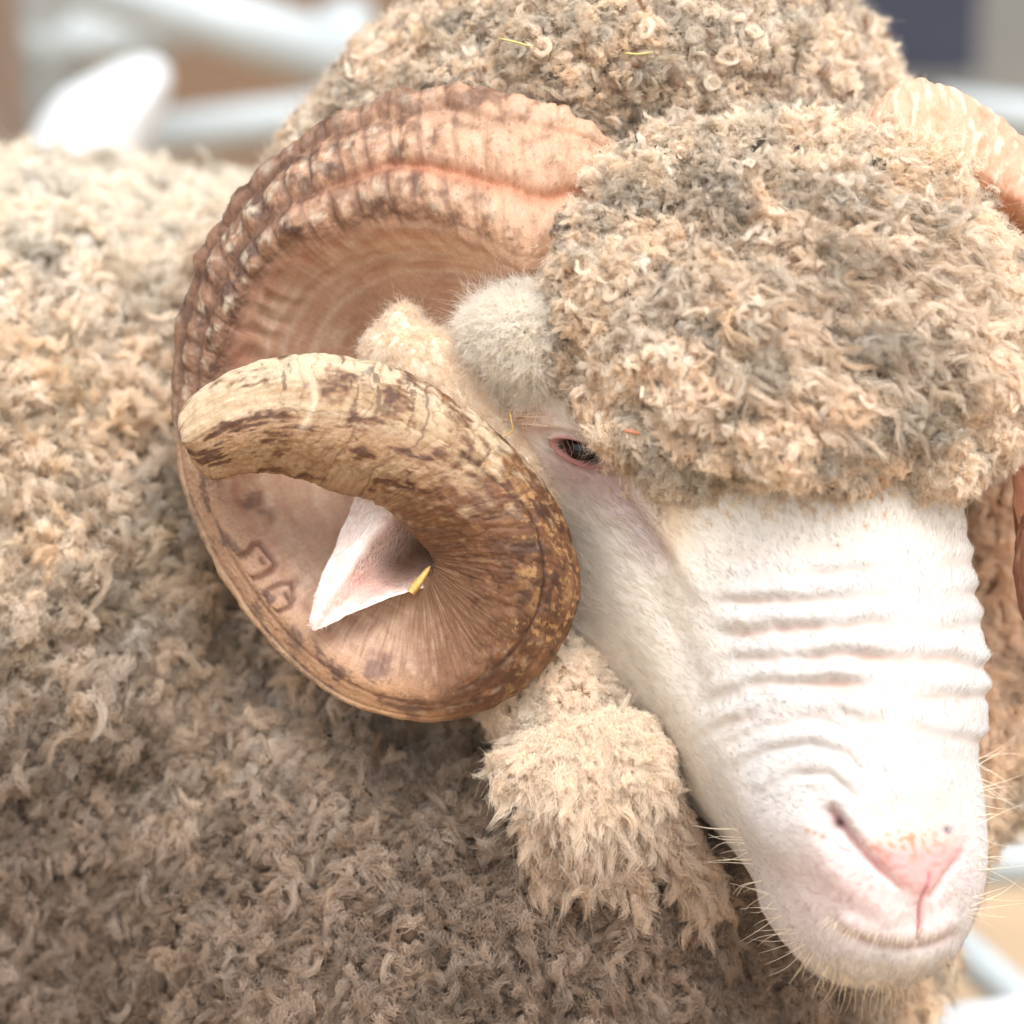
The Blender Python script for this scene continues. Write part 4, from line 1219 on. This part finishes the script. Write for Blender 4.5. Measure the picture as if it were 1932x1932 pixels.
fl_ = Locks()
def colB(p, n):
    b, t_ = rand_lock_colours(p, n, dirt=0.42, dark=-0.02, pale=0.7, scale=170)
    uu, vv = proj(p)
    low = sstep(700, 1600, vv + 0.15 * (uu - 500) + 130 * fbm(p / 150, 3))  # browner low down: heavier dirt, with the flank's shade put into the colour
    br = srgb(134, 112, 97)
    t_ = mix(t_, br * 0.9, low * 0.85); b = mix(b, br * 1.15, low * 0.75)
    top = sstep(700, 350, vv)  # paler towards the back: light from above put into the colour
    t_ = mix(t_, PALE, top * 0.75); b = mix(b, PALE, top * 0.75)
    return b, t_
def colN(p, n):
    b, t_ = rand_lock_colours(p, n, dirt=0.40, dark=0.18, pale=0.8, scale=110)
    uu, vv = proj(p)
    fr = sstep(1790, 1850, uu) * sstep(850, 950, vv) * sstep(1500, 1250, vv)
    b = mix(b, srgb(250, 228, 204), 0.8 * fr); t_ = mix(t_, srgb(248, 224, 198), 0.8 * fr)
    right = sstep(1000, 1350, uu) * sstep(500, 300, vv)
    t_ = mix(t_, CREAM, right * 0.6); b = mix(b, PALE, right * 0.6)
    dk = gauss(fbm(p / 16, 2) - 0.5, 0.12) * right
    t_ = mix(t_, srgb(150, 106, 72), dk * 0.9)
    low = sstep(800, 1750, vv + 0.15 * (uu - 500) + 130 * fbm(p / 150, 3)) * (1 - sstep(1500, 1850, uu))  # browning matched to the body: dirt plus shade painted in
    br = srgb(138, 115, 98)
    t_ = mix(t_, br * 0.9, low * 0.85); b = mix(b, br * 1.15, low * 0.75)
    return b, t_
P0, N0 = sample_grid(BG, BN, 160000); m = visible(P0, N0, 150, -0.2); P0, N0 = P0[m], N0[m]; P0, N0 = thin(P0, N0, 17.0)
# leave out what lies inside the neck
def inside_neck(P):
    u, v = proj(P)
    kk = np.array(NK); uL = np.interp(v, kk[:, 0], kk[:, 1]); uR = np.interp(v, kk[:, 0], kk[:, 2]); dF = np.interp(v, kk[:, 0], kk[:, 3]); dB = np.interp(v, kk[:, 0], kk[:, 4])
    return ((2 * (u - (uL + uR) / 2) / (uR - uL)) ** 2 + (2 * (P[:, 1] - (dF + dB) / 2) / (dB - dF)) ** 2) < 0.8
m = ~inside_neck(P0); P0, N0 = P0[m], N0[m]
flow = np.tile(np.array([-0.35, -0.1, -0.9]), (len(P0), 1)) + 0.5 * np.stack([fbm(P0 / 150 + 3, 2), 0 * P0[:, 0], fbm(P0 / 150 + 9, 2)], -1)
BSP = [(260, 60, 0.25, (-0.35, 0, -1), 1.8), (105, 44, 0.6, (-0.35, 0, -1), 1.5), (46, 25, 0.6, (-0.5, 0, -1), 1.5)]
P0, N0, tn = staples(P0, N0, BSP, 2.0)
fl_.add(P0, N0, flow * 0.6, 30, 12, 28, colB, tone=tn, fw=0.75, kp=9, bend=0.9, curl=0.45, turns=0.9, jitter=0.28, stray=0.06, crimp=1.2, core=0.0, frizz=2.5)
PB, QB = sample_grid(BG, BN, 60000); m = visible(PB, QB, 120, 0.0); PB, QB = thin(PB[m], QB[m], 36)
m = ~inside_neck(PB); PB, QB = PB[m], QB[m]; PB, QB, tn = staples(PB, QB, BSP, 2.0)
fB = np.tile(np.array([-0.5, -0.1, -1.2]), (len(PB), 1)) + 0.6 * np.stack([fbm(PB / 150 + 3, 2), 0 * PB[:, 0], fbm(PB / 150 + 9, 2)], -1)
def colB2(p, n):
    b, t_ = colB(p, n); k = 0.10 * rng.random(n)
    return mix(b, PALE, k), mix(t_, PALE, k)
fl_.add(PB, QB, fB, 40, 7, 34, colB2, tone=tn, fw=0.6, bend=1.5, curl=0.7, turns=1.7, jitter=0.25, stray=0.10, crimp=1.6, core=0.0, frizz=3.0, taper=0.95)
NSP = [(150, 28, 0.25, None, 1.0), (60, 26, 0.6, None, 1.0), (27, 13, 0.65, None, 1.0)]
NSL = [(200, 46, 0.25, (-0.1, 0, -1), 1.8), (84, 40, 0.6, (0, 0, -1), 1.7), (38, 21, 0.6, (-0.2, 0, -1), 1.6)]
P0, N0 = sample_grid(NG, NN, 170000); u, v = proj(P0)
m = visible(P0, N0, 140, -0.3); P0, N0 = P0[m], N0[m]; u, v = proj(P0)
topz = (v < 480)
Pa, Na = thin(P0[topz], N0[topz], 10.0)
ua, va = proj(Pa)
flow = unit(np.stack([(ua - 1250) / 400, -0.3 + 0 * ua, 0.25 - (va - 100) / 500], -1)) * 0.3
Pa, Na, tn = staples(Pa, Na, NSP, 3.0)
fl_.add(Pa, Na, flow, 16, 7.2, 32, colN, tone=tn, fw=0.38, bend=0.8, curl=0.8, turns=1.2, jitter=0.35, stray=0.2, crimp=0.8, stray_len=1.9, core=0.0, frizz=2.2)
Pc, Nc = thin(P0[topz], N0[topz], 23.0); Pc, Nc, tn = staples(Pc, Nc, NSP, 3.0)
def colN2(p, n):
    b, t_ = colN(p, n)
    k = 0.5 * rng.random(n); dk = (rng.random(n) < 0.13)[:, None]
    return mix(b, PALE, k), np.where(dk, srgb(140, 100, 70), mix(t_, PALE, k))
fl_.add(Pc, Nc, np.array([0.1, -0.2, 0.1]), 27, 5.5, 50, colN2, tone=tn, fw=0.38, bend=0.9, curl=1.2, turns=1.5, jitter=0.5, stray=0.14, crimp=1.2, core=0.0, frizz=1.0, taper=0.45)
Pb, Nb = thin(P0[~topz], N0[~topz], 15.0)
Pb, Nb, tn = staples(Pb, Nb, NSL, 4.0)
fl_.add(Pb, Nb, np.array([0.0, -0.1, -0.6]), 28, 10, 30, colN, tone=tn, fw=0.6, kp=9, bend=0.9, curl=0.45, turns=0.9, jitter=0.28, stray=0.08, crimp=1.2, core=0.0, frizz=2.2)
Pf, Nf_ = thin(P0[~topz], N0[~topz], 34.0); Pf, Nf_, tn = staples(Pf, Nf_, NSL, 4.0)
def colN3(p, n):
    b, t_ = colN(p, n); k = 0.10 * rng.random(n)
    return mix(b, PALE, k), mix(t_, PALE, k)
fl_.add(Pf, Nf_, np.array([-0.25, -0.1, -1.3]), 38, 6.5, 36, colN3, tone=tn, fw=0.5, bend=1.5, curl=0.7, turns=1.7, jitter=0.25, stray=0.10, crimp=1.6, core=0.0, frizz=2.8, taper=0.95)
gu, gv = proj(NG)
w_ = sstep(440, 520, gv)[..., None]
NG = stapled_grid(NG, NN, NSP, 3.0) * (1 - w_) + stapled_grid(NG, NN, NSL, 4.0) * w_
BG = stapled_grid(BG, BN, BSP, 2.0)
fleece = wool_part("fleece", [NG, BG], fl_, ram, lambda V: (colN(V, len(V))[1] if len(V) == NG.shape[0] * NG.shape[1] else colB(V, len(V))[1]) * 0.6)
fleece["label"] = "dense dirty cream fleece over the neck, shoulder and back"

# chest locks hanging under the jaw
AK = close_caps([
 (1255, 985, 1120, 96, 300, 2.0),
 (1300, 950, 1170, 78, 300, 2.0),
 (1350, 945, 1200, 70, 300, 2.0),
 (1400, 960, 1215, 82, 300, 2.0),
 (1450, 990, 1210, 120, 300, 2.0),
])
AG0 = blob(AK, 120, 200); AN0 = outward(AG0, grid_normals(AG0))
AG0 = AG0 + AN0 * (14 * fbm(AG0 / 60 + 2, 3))[..., None]; AN0 = outward(AG0, grid_normals(AG0))
al = Locks()
def colA(p, n):
    b, t_ = rand_lock_colours(p, n, dirt=0.25, dark=0.0, pale=0.8)
    uu, vv = proj(p); low = sstep(1470, 1700, vv + 0.5 * np.abs(uu - 1110))
    b = mix(b, srgb(246, 234, 217), 0.6); t_ = mix(t_, srgb(246, 234, 217), 0.75 * (1 - low))
    t_ = mix(t_, srgb(172, 140, 112), low * 0.7); b = mix(b, srgb(180, 148, 120), 0.6 * low)
    return b, t_
ASP = [(46, 16, 0.5, (0.1, 0, -1), 2.4), (24, 9, 0.5, (0, 0, -1), 1.6)]
agrids = []
def ribbons(G, N, cell, L, flow):
    P, Q = sample_grid(G, N, 20000); m = visible(P, Q, 0, -0.1); P, Q = thin(P[m], Q[m], cell)
    P, Q, tn = staples(P, Q, ASP, 5.0) if len(P) > 1e9 else (P, Q, None)
    def cf(p, n):
        b, t_ = colA(p, n); k = 0.35 * rng.random(n)
        return mix(b, PALE, k), mix(t_, PALE, k * 0.7)
    al.add(P, Q, np.asarray(flow), L * 0.8, 7.5, 60, cf, tone=tn, fw=0.38, kp=11, bend=1.3, curl=0.4, turns=2.2, jitter=0.12, stray=0.06, crimp=1.8, core=0.0, taper=0.9, frizz=2.0, short=0.6)
P0, N0 = sample_grid(AG0, AN0, 30000); m = visible(P0, N0, 0, -0.3); P0, N0 = thin(P0[m], N0[m], 9.5)
P0, N0, tn = staples(P0, N0, ASP, 5.0); agrids.append(stapled_grid(AG0, AN0, ASP, 5.0))
al.add(P0, N0, np.array([0.0, -0.05, -0.9]), 17, 7, 30, colA, tone=tn, fw=0.38, kp=11, bend=1.0, curl=0.35, turns=1.0, jitter=0.25, stray=0.12, crimp=1.0, core=0.0, taper=0.6, frizz=2.0)
LOBES = [(1035, 1365, 74, 968, 1560, 70, 36), (1062, 1358, 62, 1000, 1640, 74, 27), (1078, 1352, 52, 1050, 1600, 50, 33), (1095, 1352, 50, 1092, 1725, 76, 26),
         (1112, 1348, 42, 1128, 1590, 50, 34), (1140, 1350, 52, 1150, 1700, 80, 25), (1160, 1340, 42, 1196, 1600, 48, 37), (1180, 1400, 60, 1185, 1750, 92, 26),
         (1190, 1345, 50, 1244, 1560, 56, 36), (1222, 1440, 84, 1262, 1680, 100, 25), (1240, 1490, 96, 1310, 1735, 112, 25), (1280, 1550, 112, 1350, 1790, 126, 24),
         (1010, 1400, 96, 942, 1500, 92, 28), (1020, 1500, 110, 1035, 1740, 116, 25)]
for li, (u0_, v0_, d0_, u1_, v1_, d1_, r_) in enumerate(LOBES):
    a_, b_ = M(u0_, v0_, d0_ + 18), M(u1_, v1_ - 62, d1_)
    x_ = np.linspace(0, 1, 60)[:, None]
    C_l = a_ * (1 - x_) + b_ * x_ + np.concatenate([np.sin(x_ * 7 + li * 2.1) * 5, -16 * np.sin(np.pi * x_), 0 * x_], 1)
    rr_ = 1.22 * r_ * np.sqrt(np.clip(1 - (2 * x_ - 1) ** 6, 0, 1)) * (1.08 - 0.55 * x_ ** 1.6) * (1 + 0.12 * np.sin(x_ * 16 + li * 1.7))
    an_ = np.linspace(0, 2 * np.pi, 40, endpoint=False)
    Gl = C_l[:, None] + rr_[:, None] * np.stack([np.cos(an_), np.sin(an_), 0 * an_], -1)[None]
    Nl = unit(Gl - C_l[:, None] + np.array([0, 0, 1e-6]))
    Gl = Gl + Nl * (6 * fbm(Gl / 26 + li, 3) * np.minimum(1, rr_ / r_))[..., None]
    P0, N0 = sample_grid(Gl, Nl, 5000); m = visible(P0, N0, 0, -0.3); P0, N0 = thin(P0[m], N0[m], 9.0)
    P0, N0, tn = staples(P0, N0, [(26, 9, 0.6, (0, 0, -1), 1.2)], 6.0 + li)
    al.add(P0, N0, unit(b_ - a_) * 0.9, 15, 5.5, 34, colA, tone=tn, fw=0.38, kp=11, bend=1.1, curl=0.3, turns=1.2, jitter=0.22, stray=0.12, crimp=1.2, core=0.0, taper=0.6, frizz=1.8)
    agrids.append(Gl)
    ribbons(Gl, Nl, 30, 54, unit(b_ - a_) * 2.4)
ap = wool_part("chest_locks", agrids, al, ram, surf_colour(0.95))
ap["label"] = "pale hanging wool locks under the jaw"

# tufts beside the horn base: cheek wool and bright white tuft
def tuft(name, keys, ncells, col_a, col_b, flow, L, rad, label, core=0.35, nf=40, fw=0.38, curl=0.2, jit=0.5, stray=0.25):
    TGx = blob(close_caps(keys), 90, 120); TGx, TNx = displaced(TGx, 7, 60, 3, 20, 31)
    lk = Locks()
    P0, N0 = sample_grid(TGx, TNx, 30000); m = visible(P0, N0, 0, -0.4); P0, N0 = thin(P0[m], N0[m], ncells)
    def cf(p, n):
        w = np.clip(0.5 + fbm(p / 25, 3) * 1.2, 0, 1)
        b = mix(np.tile(col_a, (n, 1)), np.tile(col_b, (n, 1)), w)
        return b, b * 1.02
    lk.add(P0, N0, np.array(flow), L, rad, nf, cf, fw=fw, bend=0.9, curl=curl, turns=0.7, jitter=jit, stray=stray, crimp=0.6, core=0.0, frizz=1.5)
    P1, N1 = thin(P0, N0, ncells * 2.2)
    lk.add(P1, unit(N1 + 0.4 * rng.normal(size=N1.shape)), np.array(flow), L * 1.9, rad * 1.6, 14, cf, fw=0.3, bend=0.8, curl=0.3, turns=0.8, jitter=0.6, stray=0.6, crimp=0.6, core=0.0, frizz=2.0)
    o = wool_part(name, [TGx], lk, ram, lambda V: np.tile((col_a + col_b) * 0.48, (len(V), 1)), fmat=M_FLUFF)
    o["label"] = label
tuft("cheek_wool", [(615, 720, 800, 60, 200, 2), (650, 690, 890, 30, 210, 2), (710, 690, 940, 25, 200, 2), (760, 740, 960, 35, 190, 2),
                    (810, 800, 985, 35, 170, 2), (860, 870, 1015, 40, 160, 2), (910, 930, 1040, 50, 160, 2), (950, 980, 1052, 70, 150, 2)],
     8.0, srgb(250, 242, 230), srgb(240, 226, 206), (0.3, -0.1, -0.9), 12, 5, "matted beige wool between the horn's coil and the eye")
tuft("white_tuft", [(562, 940, 1080, -15, 170, 2.0), (592, 895, 1085, -50, 170, 2.0), (635, 885, 1085, -58, 160, 2.0), (680, 915, 1080, -34, 150, 2.0), (712, 950, 1075, 12, 120, 2.0)],
     8.0, srgb(253, 249, 242), srgb(253, 248, 238), (-0.35, -0.2, -0.25), 24, 7, "soft clean white tuft below the horn's base")

# ================================================================== bits of straw and grass
def blade(name, pts, w, mat, label, cat, group=None, th=0.35):
    """a thin folded stalk through picture points with depth"""
    P = np.array([M(*p) for p in pts]); x = np.linspace(0, len(P) - 1, 14); C = cr(P, x)
    tan = unit(np.gradient(C, axis=0)); side = unit(np.cross(tan, np.array([0, 1.0, 0]))); nn = np.cross(tan, side)
    pr = np.clip(np.interp(np.linspace(0, 1, 14), [0, 0.15, 0.75, 1], w), 0.2, None)[:, None]
    ring = np.stack([C + side * pr, C - nn * pr * th, C - side * pr, C + nn * pr * th], 1)
    o = add_mesh(name, ring.reshape(-1, 3), grid_faces(14, 4), mat, None)
    tag(o, label, cat, group)
    return o
M_STRAW = plain_mat("straw_material", srgb(206, 168, 98), rough=0.6, noise=(700, 0.8, 1.15))
M_GRASS = plain_mat("dry_grass_material", srgb(186, 176, 110), rough=0.6, noise=(700, 0.8, 1.15))
M_RUST = plain_mat("husk_material", srgb(170, 112, 84), rough=0.7, noise=(700, 0.8, 1.15))
blade("straw", [(812, 1068, 0), (795, 1092, -8), (775, 1118, -6)], [1, 5, 9, 8], M_STRAW, "flat yellow straw sliver stuck in the centre of the horn's coil", "straw")
blade("straw", [(962, 778, -10), (966, 800, -8), (970, 822, -4)], [0.9, 1.4, 1.2, 0.6], M_STRAW, "upright straw bit in the beige wool above the horn's outer bend", "straw")
blade("straw", [(938, 832, -16), (950, 824, -12), (968, 812, -8)], [1.4, 1.8, 1.3, 0.6], M_STRAW, "slanting straw bit lying against the horn's outer bend", "straw")
blade("grass_blade", [(940, 72, 20), (975, 80, 12), (1002, 88, 16)], [0.8, 2.2, 2.2, 0.8], M_GRASS, "pale grass blade caught in the neck wool above the horn", "grass blade")
blade("grass_blade", [(1178, 100, 20), (1205, 102, 14), (1232, 98, 18)], [0.8, 2.4, 2.2, 0.8], M_GRASS, "short green-yellow grass blade in the neck wool near the top centre", "grass blade")
blade("husk", [(1176, 812, -226), (1192, 815, -232), (1208, 818, -228)], [2, 4, 4, 2], M_RUST, "small orange husk stuck in the forehead wool above the eye", "husk")

# ================================================================== BACKGROUND
def W(u, v, D):
    """world point at distance D metres along the view"""
    return toworld(M(u, v, (D - DIST) / PX))

def bar(name, p, q, r, mat, parent=None, ns=20, flat=1.0, world_up=np.array([0, 0, 1.0])):
    p, q = np.array(p), np.array(q); d = unit(q - p)
    s = unit(np.cross(d, world_up if abs(d[2]) < 0.9 else np.array([0, 1.0, 0]))); t_ = np.cross(s, d)
    a = np.arange(ns) / ns * 2 * np.pi
    ring = lambda c0, k: c0 + k * r * (s * np.cos(a)[:, None] * flat + t_ * np.sin(a)[:, None])
    G_ = np.stack([ring(p, .01), ring(p, 1), ring(p * .5 + q * .5, 1), ring(q, 1), ring(q, .01)])
    return add_mesh(name, G_.reshape(-1, 3), grid_faces(5, ns), mat, parent, world_space=True)

def box(name, c0, size, rotz, mat, parent=None, bev=0.01):
    import bmesh
    bm = bmesh.new(); bmesh.ops.create_cube(bm, size=1.0)
    for v_ in bm.verts:
        v_.co.x *= size[0]; v_.co.y *= size[1]; v_.co.z *= size[2]
    bmesh.ops.bevel(bm, geom=list(bm.edges), offset=bev, segments=2, affect='EDGES')
    me = bpy.data.meshes.new(name); bm.to_mesh(me); bm.free()
    me.materials.append(mat)
    o = bpy.data.objects.new(name, me); o.rotation_euler = (0, 0, rotz)
    COL.objects.link(o); o.location = Vector(c0)
    if parent is not None:
        o.parent = parent; o.location = Vector(c0) - parent.location
    return o

M_GALV = plain_mat("galvanised_material", srgb(172, 180, 182), rough=0.45, metal=0.0, noise=(30, 0.9, 1.05))
M_WHITE = plain_mat("white_paint_material", srgb(214, 218, 220), rough=0.5, noise=(20, 0.95, 1.02))
M_CARD = plain_mat("brown_board_material", srgb(124, 100, 80), rough=0.9, noise=(9, 0.9, 1.08))
M_NAVY = plain_mat("navy_board_material", srgb(46, 50, 66), rough=0.8, noise=(9, 0.9, 1.08))
M_CONC = plain_mat("concrete_material", srgb(120, 120, 116), rough=0.9, noise=(5, 0.8, 1.1))
M_GBRN = plain_mat("weathered_wood_material", srgb(112, 106, 100), rough=0.9, noise=(3, 0.7, 1.15))

# galvanised pen panel on the far side, upper left
f1_ = empty("metal_fence", Vector(W(400, 300, 3.6)) * 1.0); f1_.location.z = 0
tag(f1_, "galvanised pen panel with slanting rail behind the ram's back", "fence panel")
bar("rail", W(120, -50, 3.4), W(720, 132, 3.4), 0.036, M_GALV, f1_)
bar("rail", W(230, 262, 3.6), W(720, 205, 3.6), 0.026, M_GALV, f1_)
bar("rail", W(60, 92, 3.7), W(330, 38, 3.7), 0.040, M_GALV, f1_)
pz = W(96, 60, 3.7); bar("post", (pz[0], pz[1], 0), (pz[0], pz[1], pz[2] + .25), 0.04, M_CONC, f1_)
pz = W(655, 200, 3.6); bar("post", (pz[0], pz[1], 0), (pz[0], pz[1], pz[2] + .12), 0.03, M_GALV, f1_)

cb_ = W(430, 160, 4.2)
o = box("board", (cb_[0], cb_[1], cb_[2] - 0.02), (0.62, 0.05, 0.36), 0.06, M_CARD)
tag(o, "plain brown board behind the slanting rail", "board")
wl = W(300, 40, 7.5)
o = box("low_wall", (wl[0] - 0.5, wl[1], wl[2] / 2 + 0.05), (5.0, 0.25, wl[2] + 0.3), 0.0, M_GBRN)
tag(o, "weathered grey-brown low wall far behind the pen panel", "wall")

# white sack
def sack():
    o_ = [(20, 345), (62, 250), (110, 180), (180, 138), (240, 112), (292, 108), (322, 140), (312, 200), (292, 262), (270, 330), (250, 420), (40, 420)]
    c0 = np.array([190, 270.0]); D0 = 2.75
    rings = []
    for k, dd in [(0.02, -0.10), (0.35, -0.095), (0.65, -0.08), (0.86, -0.05), (1.0, 0.0), (0.86, 0.05), (0.6, 0.08), (0.02, 0.10)]:
        pts = cr(np.array(o_, float), np.linspace(0, len(o_), 72, endpoint=False), closed=True)
        pts = c0 + (pts - c0) * k
        rings.append(np.array([W(a, b, D0 + dd) for a, b in pts]))
    return np.array(rings)
sg_ = sack()
o = add_mesh("sack", sg_.reshape(-1, 3), grid_faces(sg_.shape[0], sg_.shape[1]), M_WHITE, None, world_space=True)
tag(o, "bright white sack leaning up behind the ram's back", "sack")

# upper right: navy board in a concrete frame, pale rail
nb = W(1735, 20, 4.6)
o = box("board", (nb[0], nb[1], nb[2] + 0.02), (0.175 * 4.6 / 4.6, 0.05, 0.23), -0.05, M_NAVY, bev=0.004)
o.scale = (1, 1, 1)
tag(o, "dark navy board above the grey ledge beyond the neck wool", "board")
cw = W(1800, 130, 4.9)
o = box("block_wall", (cw[0] + 0.2, cw[1] + 0.05, cw[2] / 2 + 0.15), (1.3, 0.2, cw[2] + 0.35), 0.0, M_CONC)
tag(o, "grey block wall behind the navy board", "wall")
f2_ = empty("pen_rail", Vector(W(1900, 215, 3.3))); f2_.location.z = 0
tag(f2_, "pale blue-grey pen rail beside the far horn", "fence rail")
bar("rail", W(1770, 200, 3.3), W(2150, 245, 3.3), 0.020, M_GALV, f2_)
pz = W(2120, 240, 3.3); bar("post", (pz[0], pz[1], 0), (pz[0], pz[1], pz[2] + .05), 0.022, M_GALV, f2_)

# lower right: rails low over the sand
f3_ = empty("metal_fence", Vector(W(1950, 1700, 2.5))); f3_.location.z = 0
tag(f3_, "low pale pen panel standing on the sand past the muzzle", "fence panel")
bar("rail", W(1700, 1640, 2.35), W(2150, 1615, 2.35), 0.017, M_GALV, f3_)
bar("rail", W(1700, 1690, 2.3), W(2010, 1965, 2.15), 0.015, M_GALV, f3_)
pz = W(2080, 1620, 2.35); bar("post", (pz[0], pz[1], 0), (pz[0], pz[1], pz[2] + .05), 0.02, M_GALV, f3_)
o = bar("floor_rail", W(1500, 1975, 1.95), W(2150, 1905, 1.95), 0.017, M_WHITE)
tag(o, "thick white rail crossing below the muzzle at the picture's lower edge", "rail")
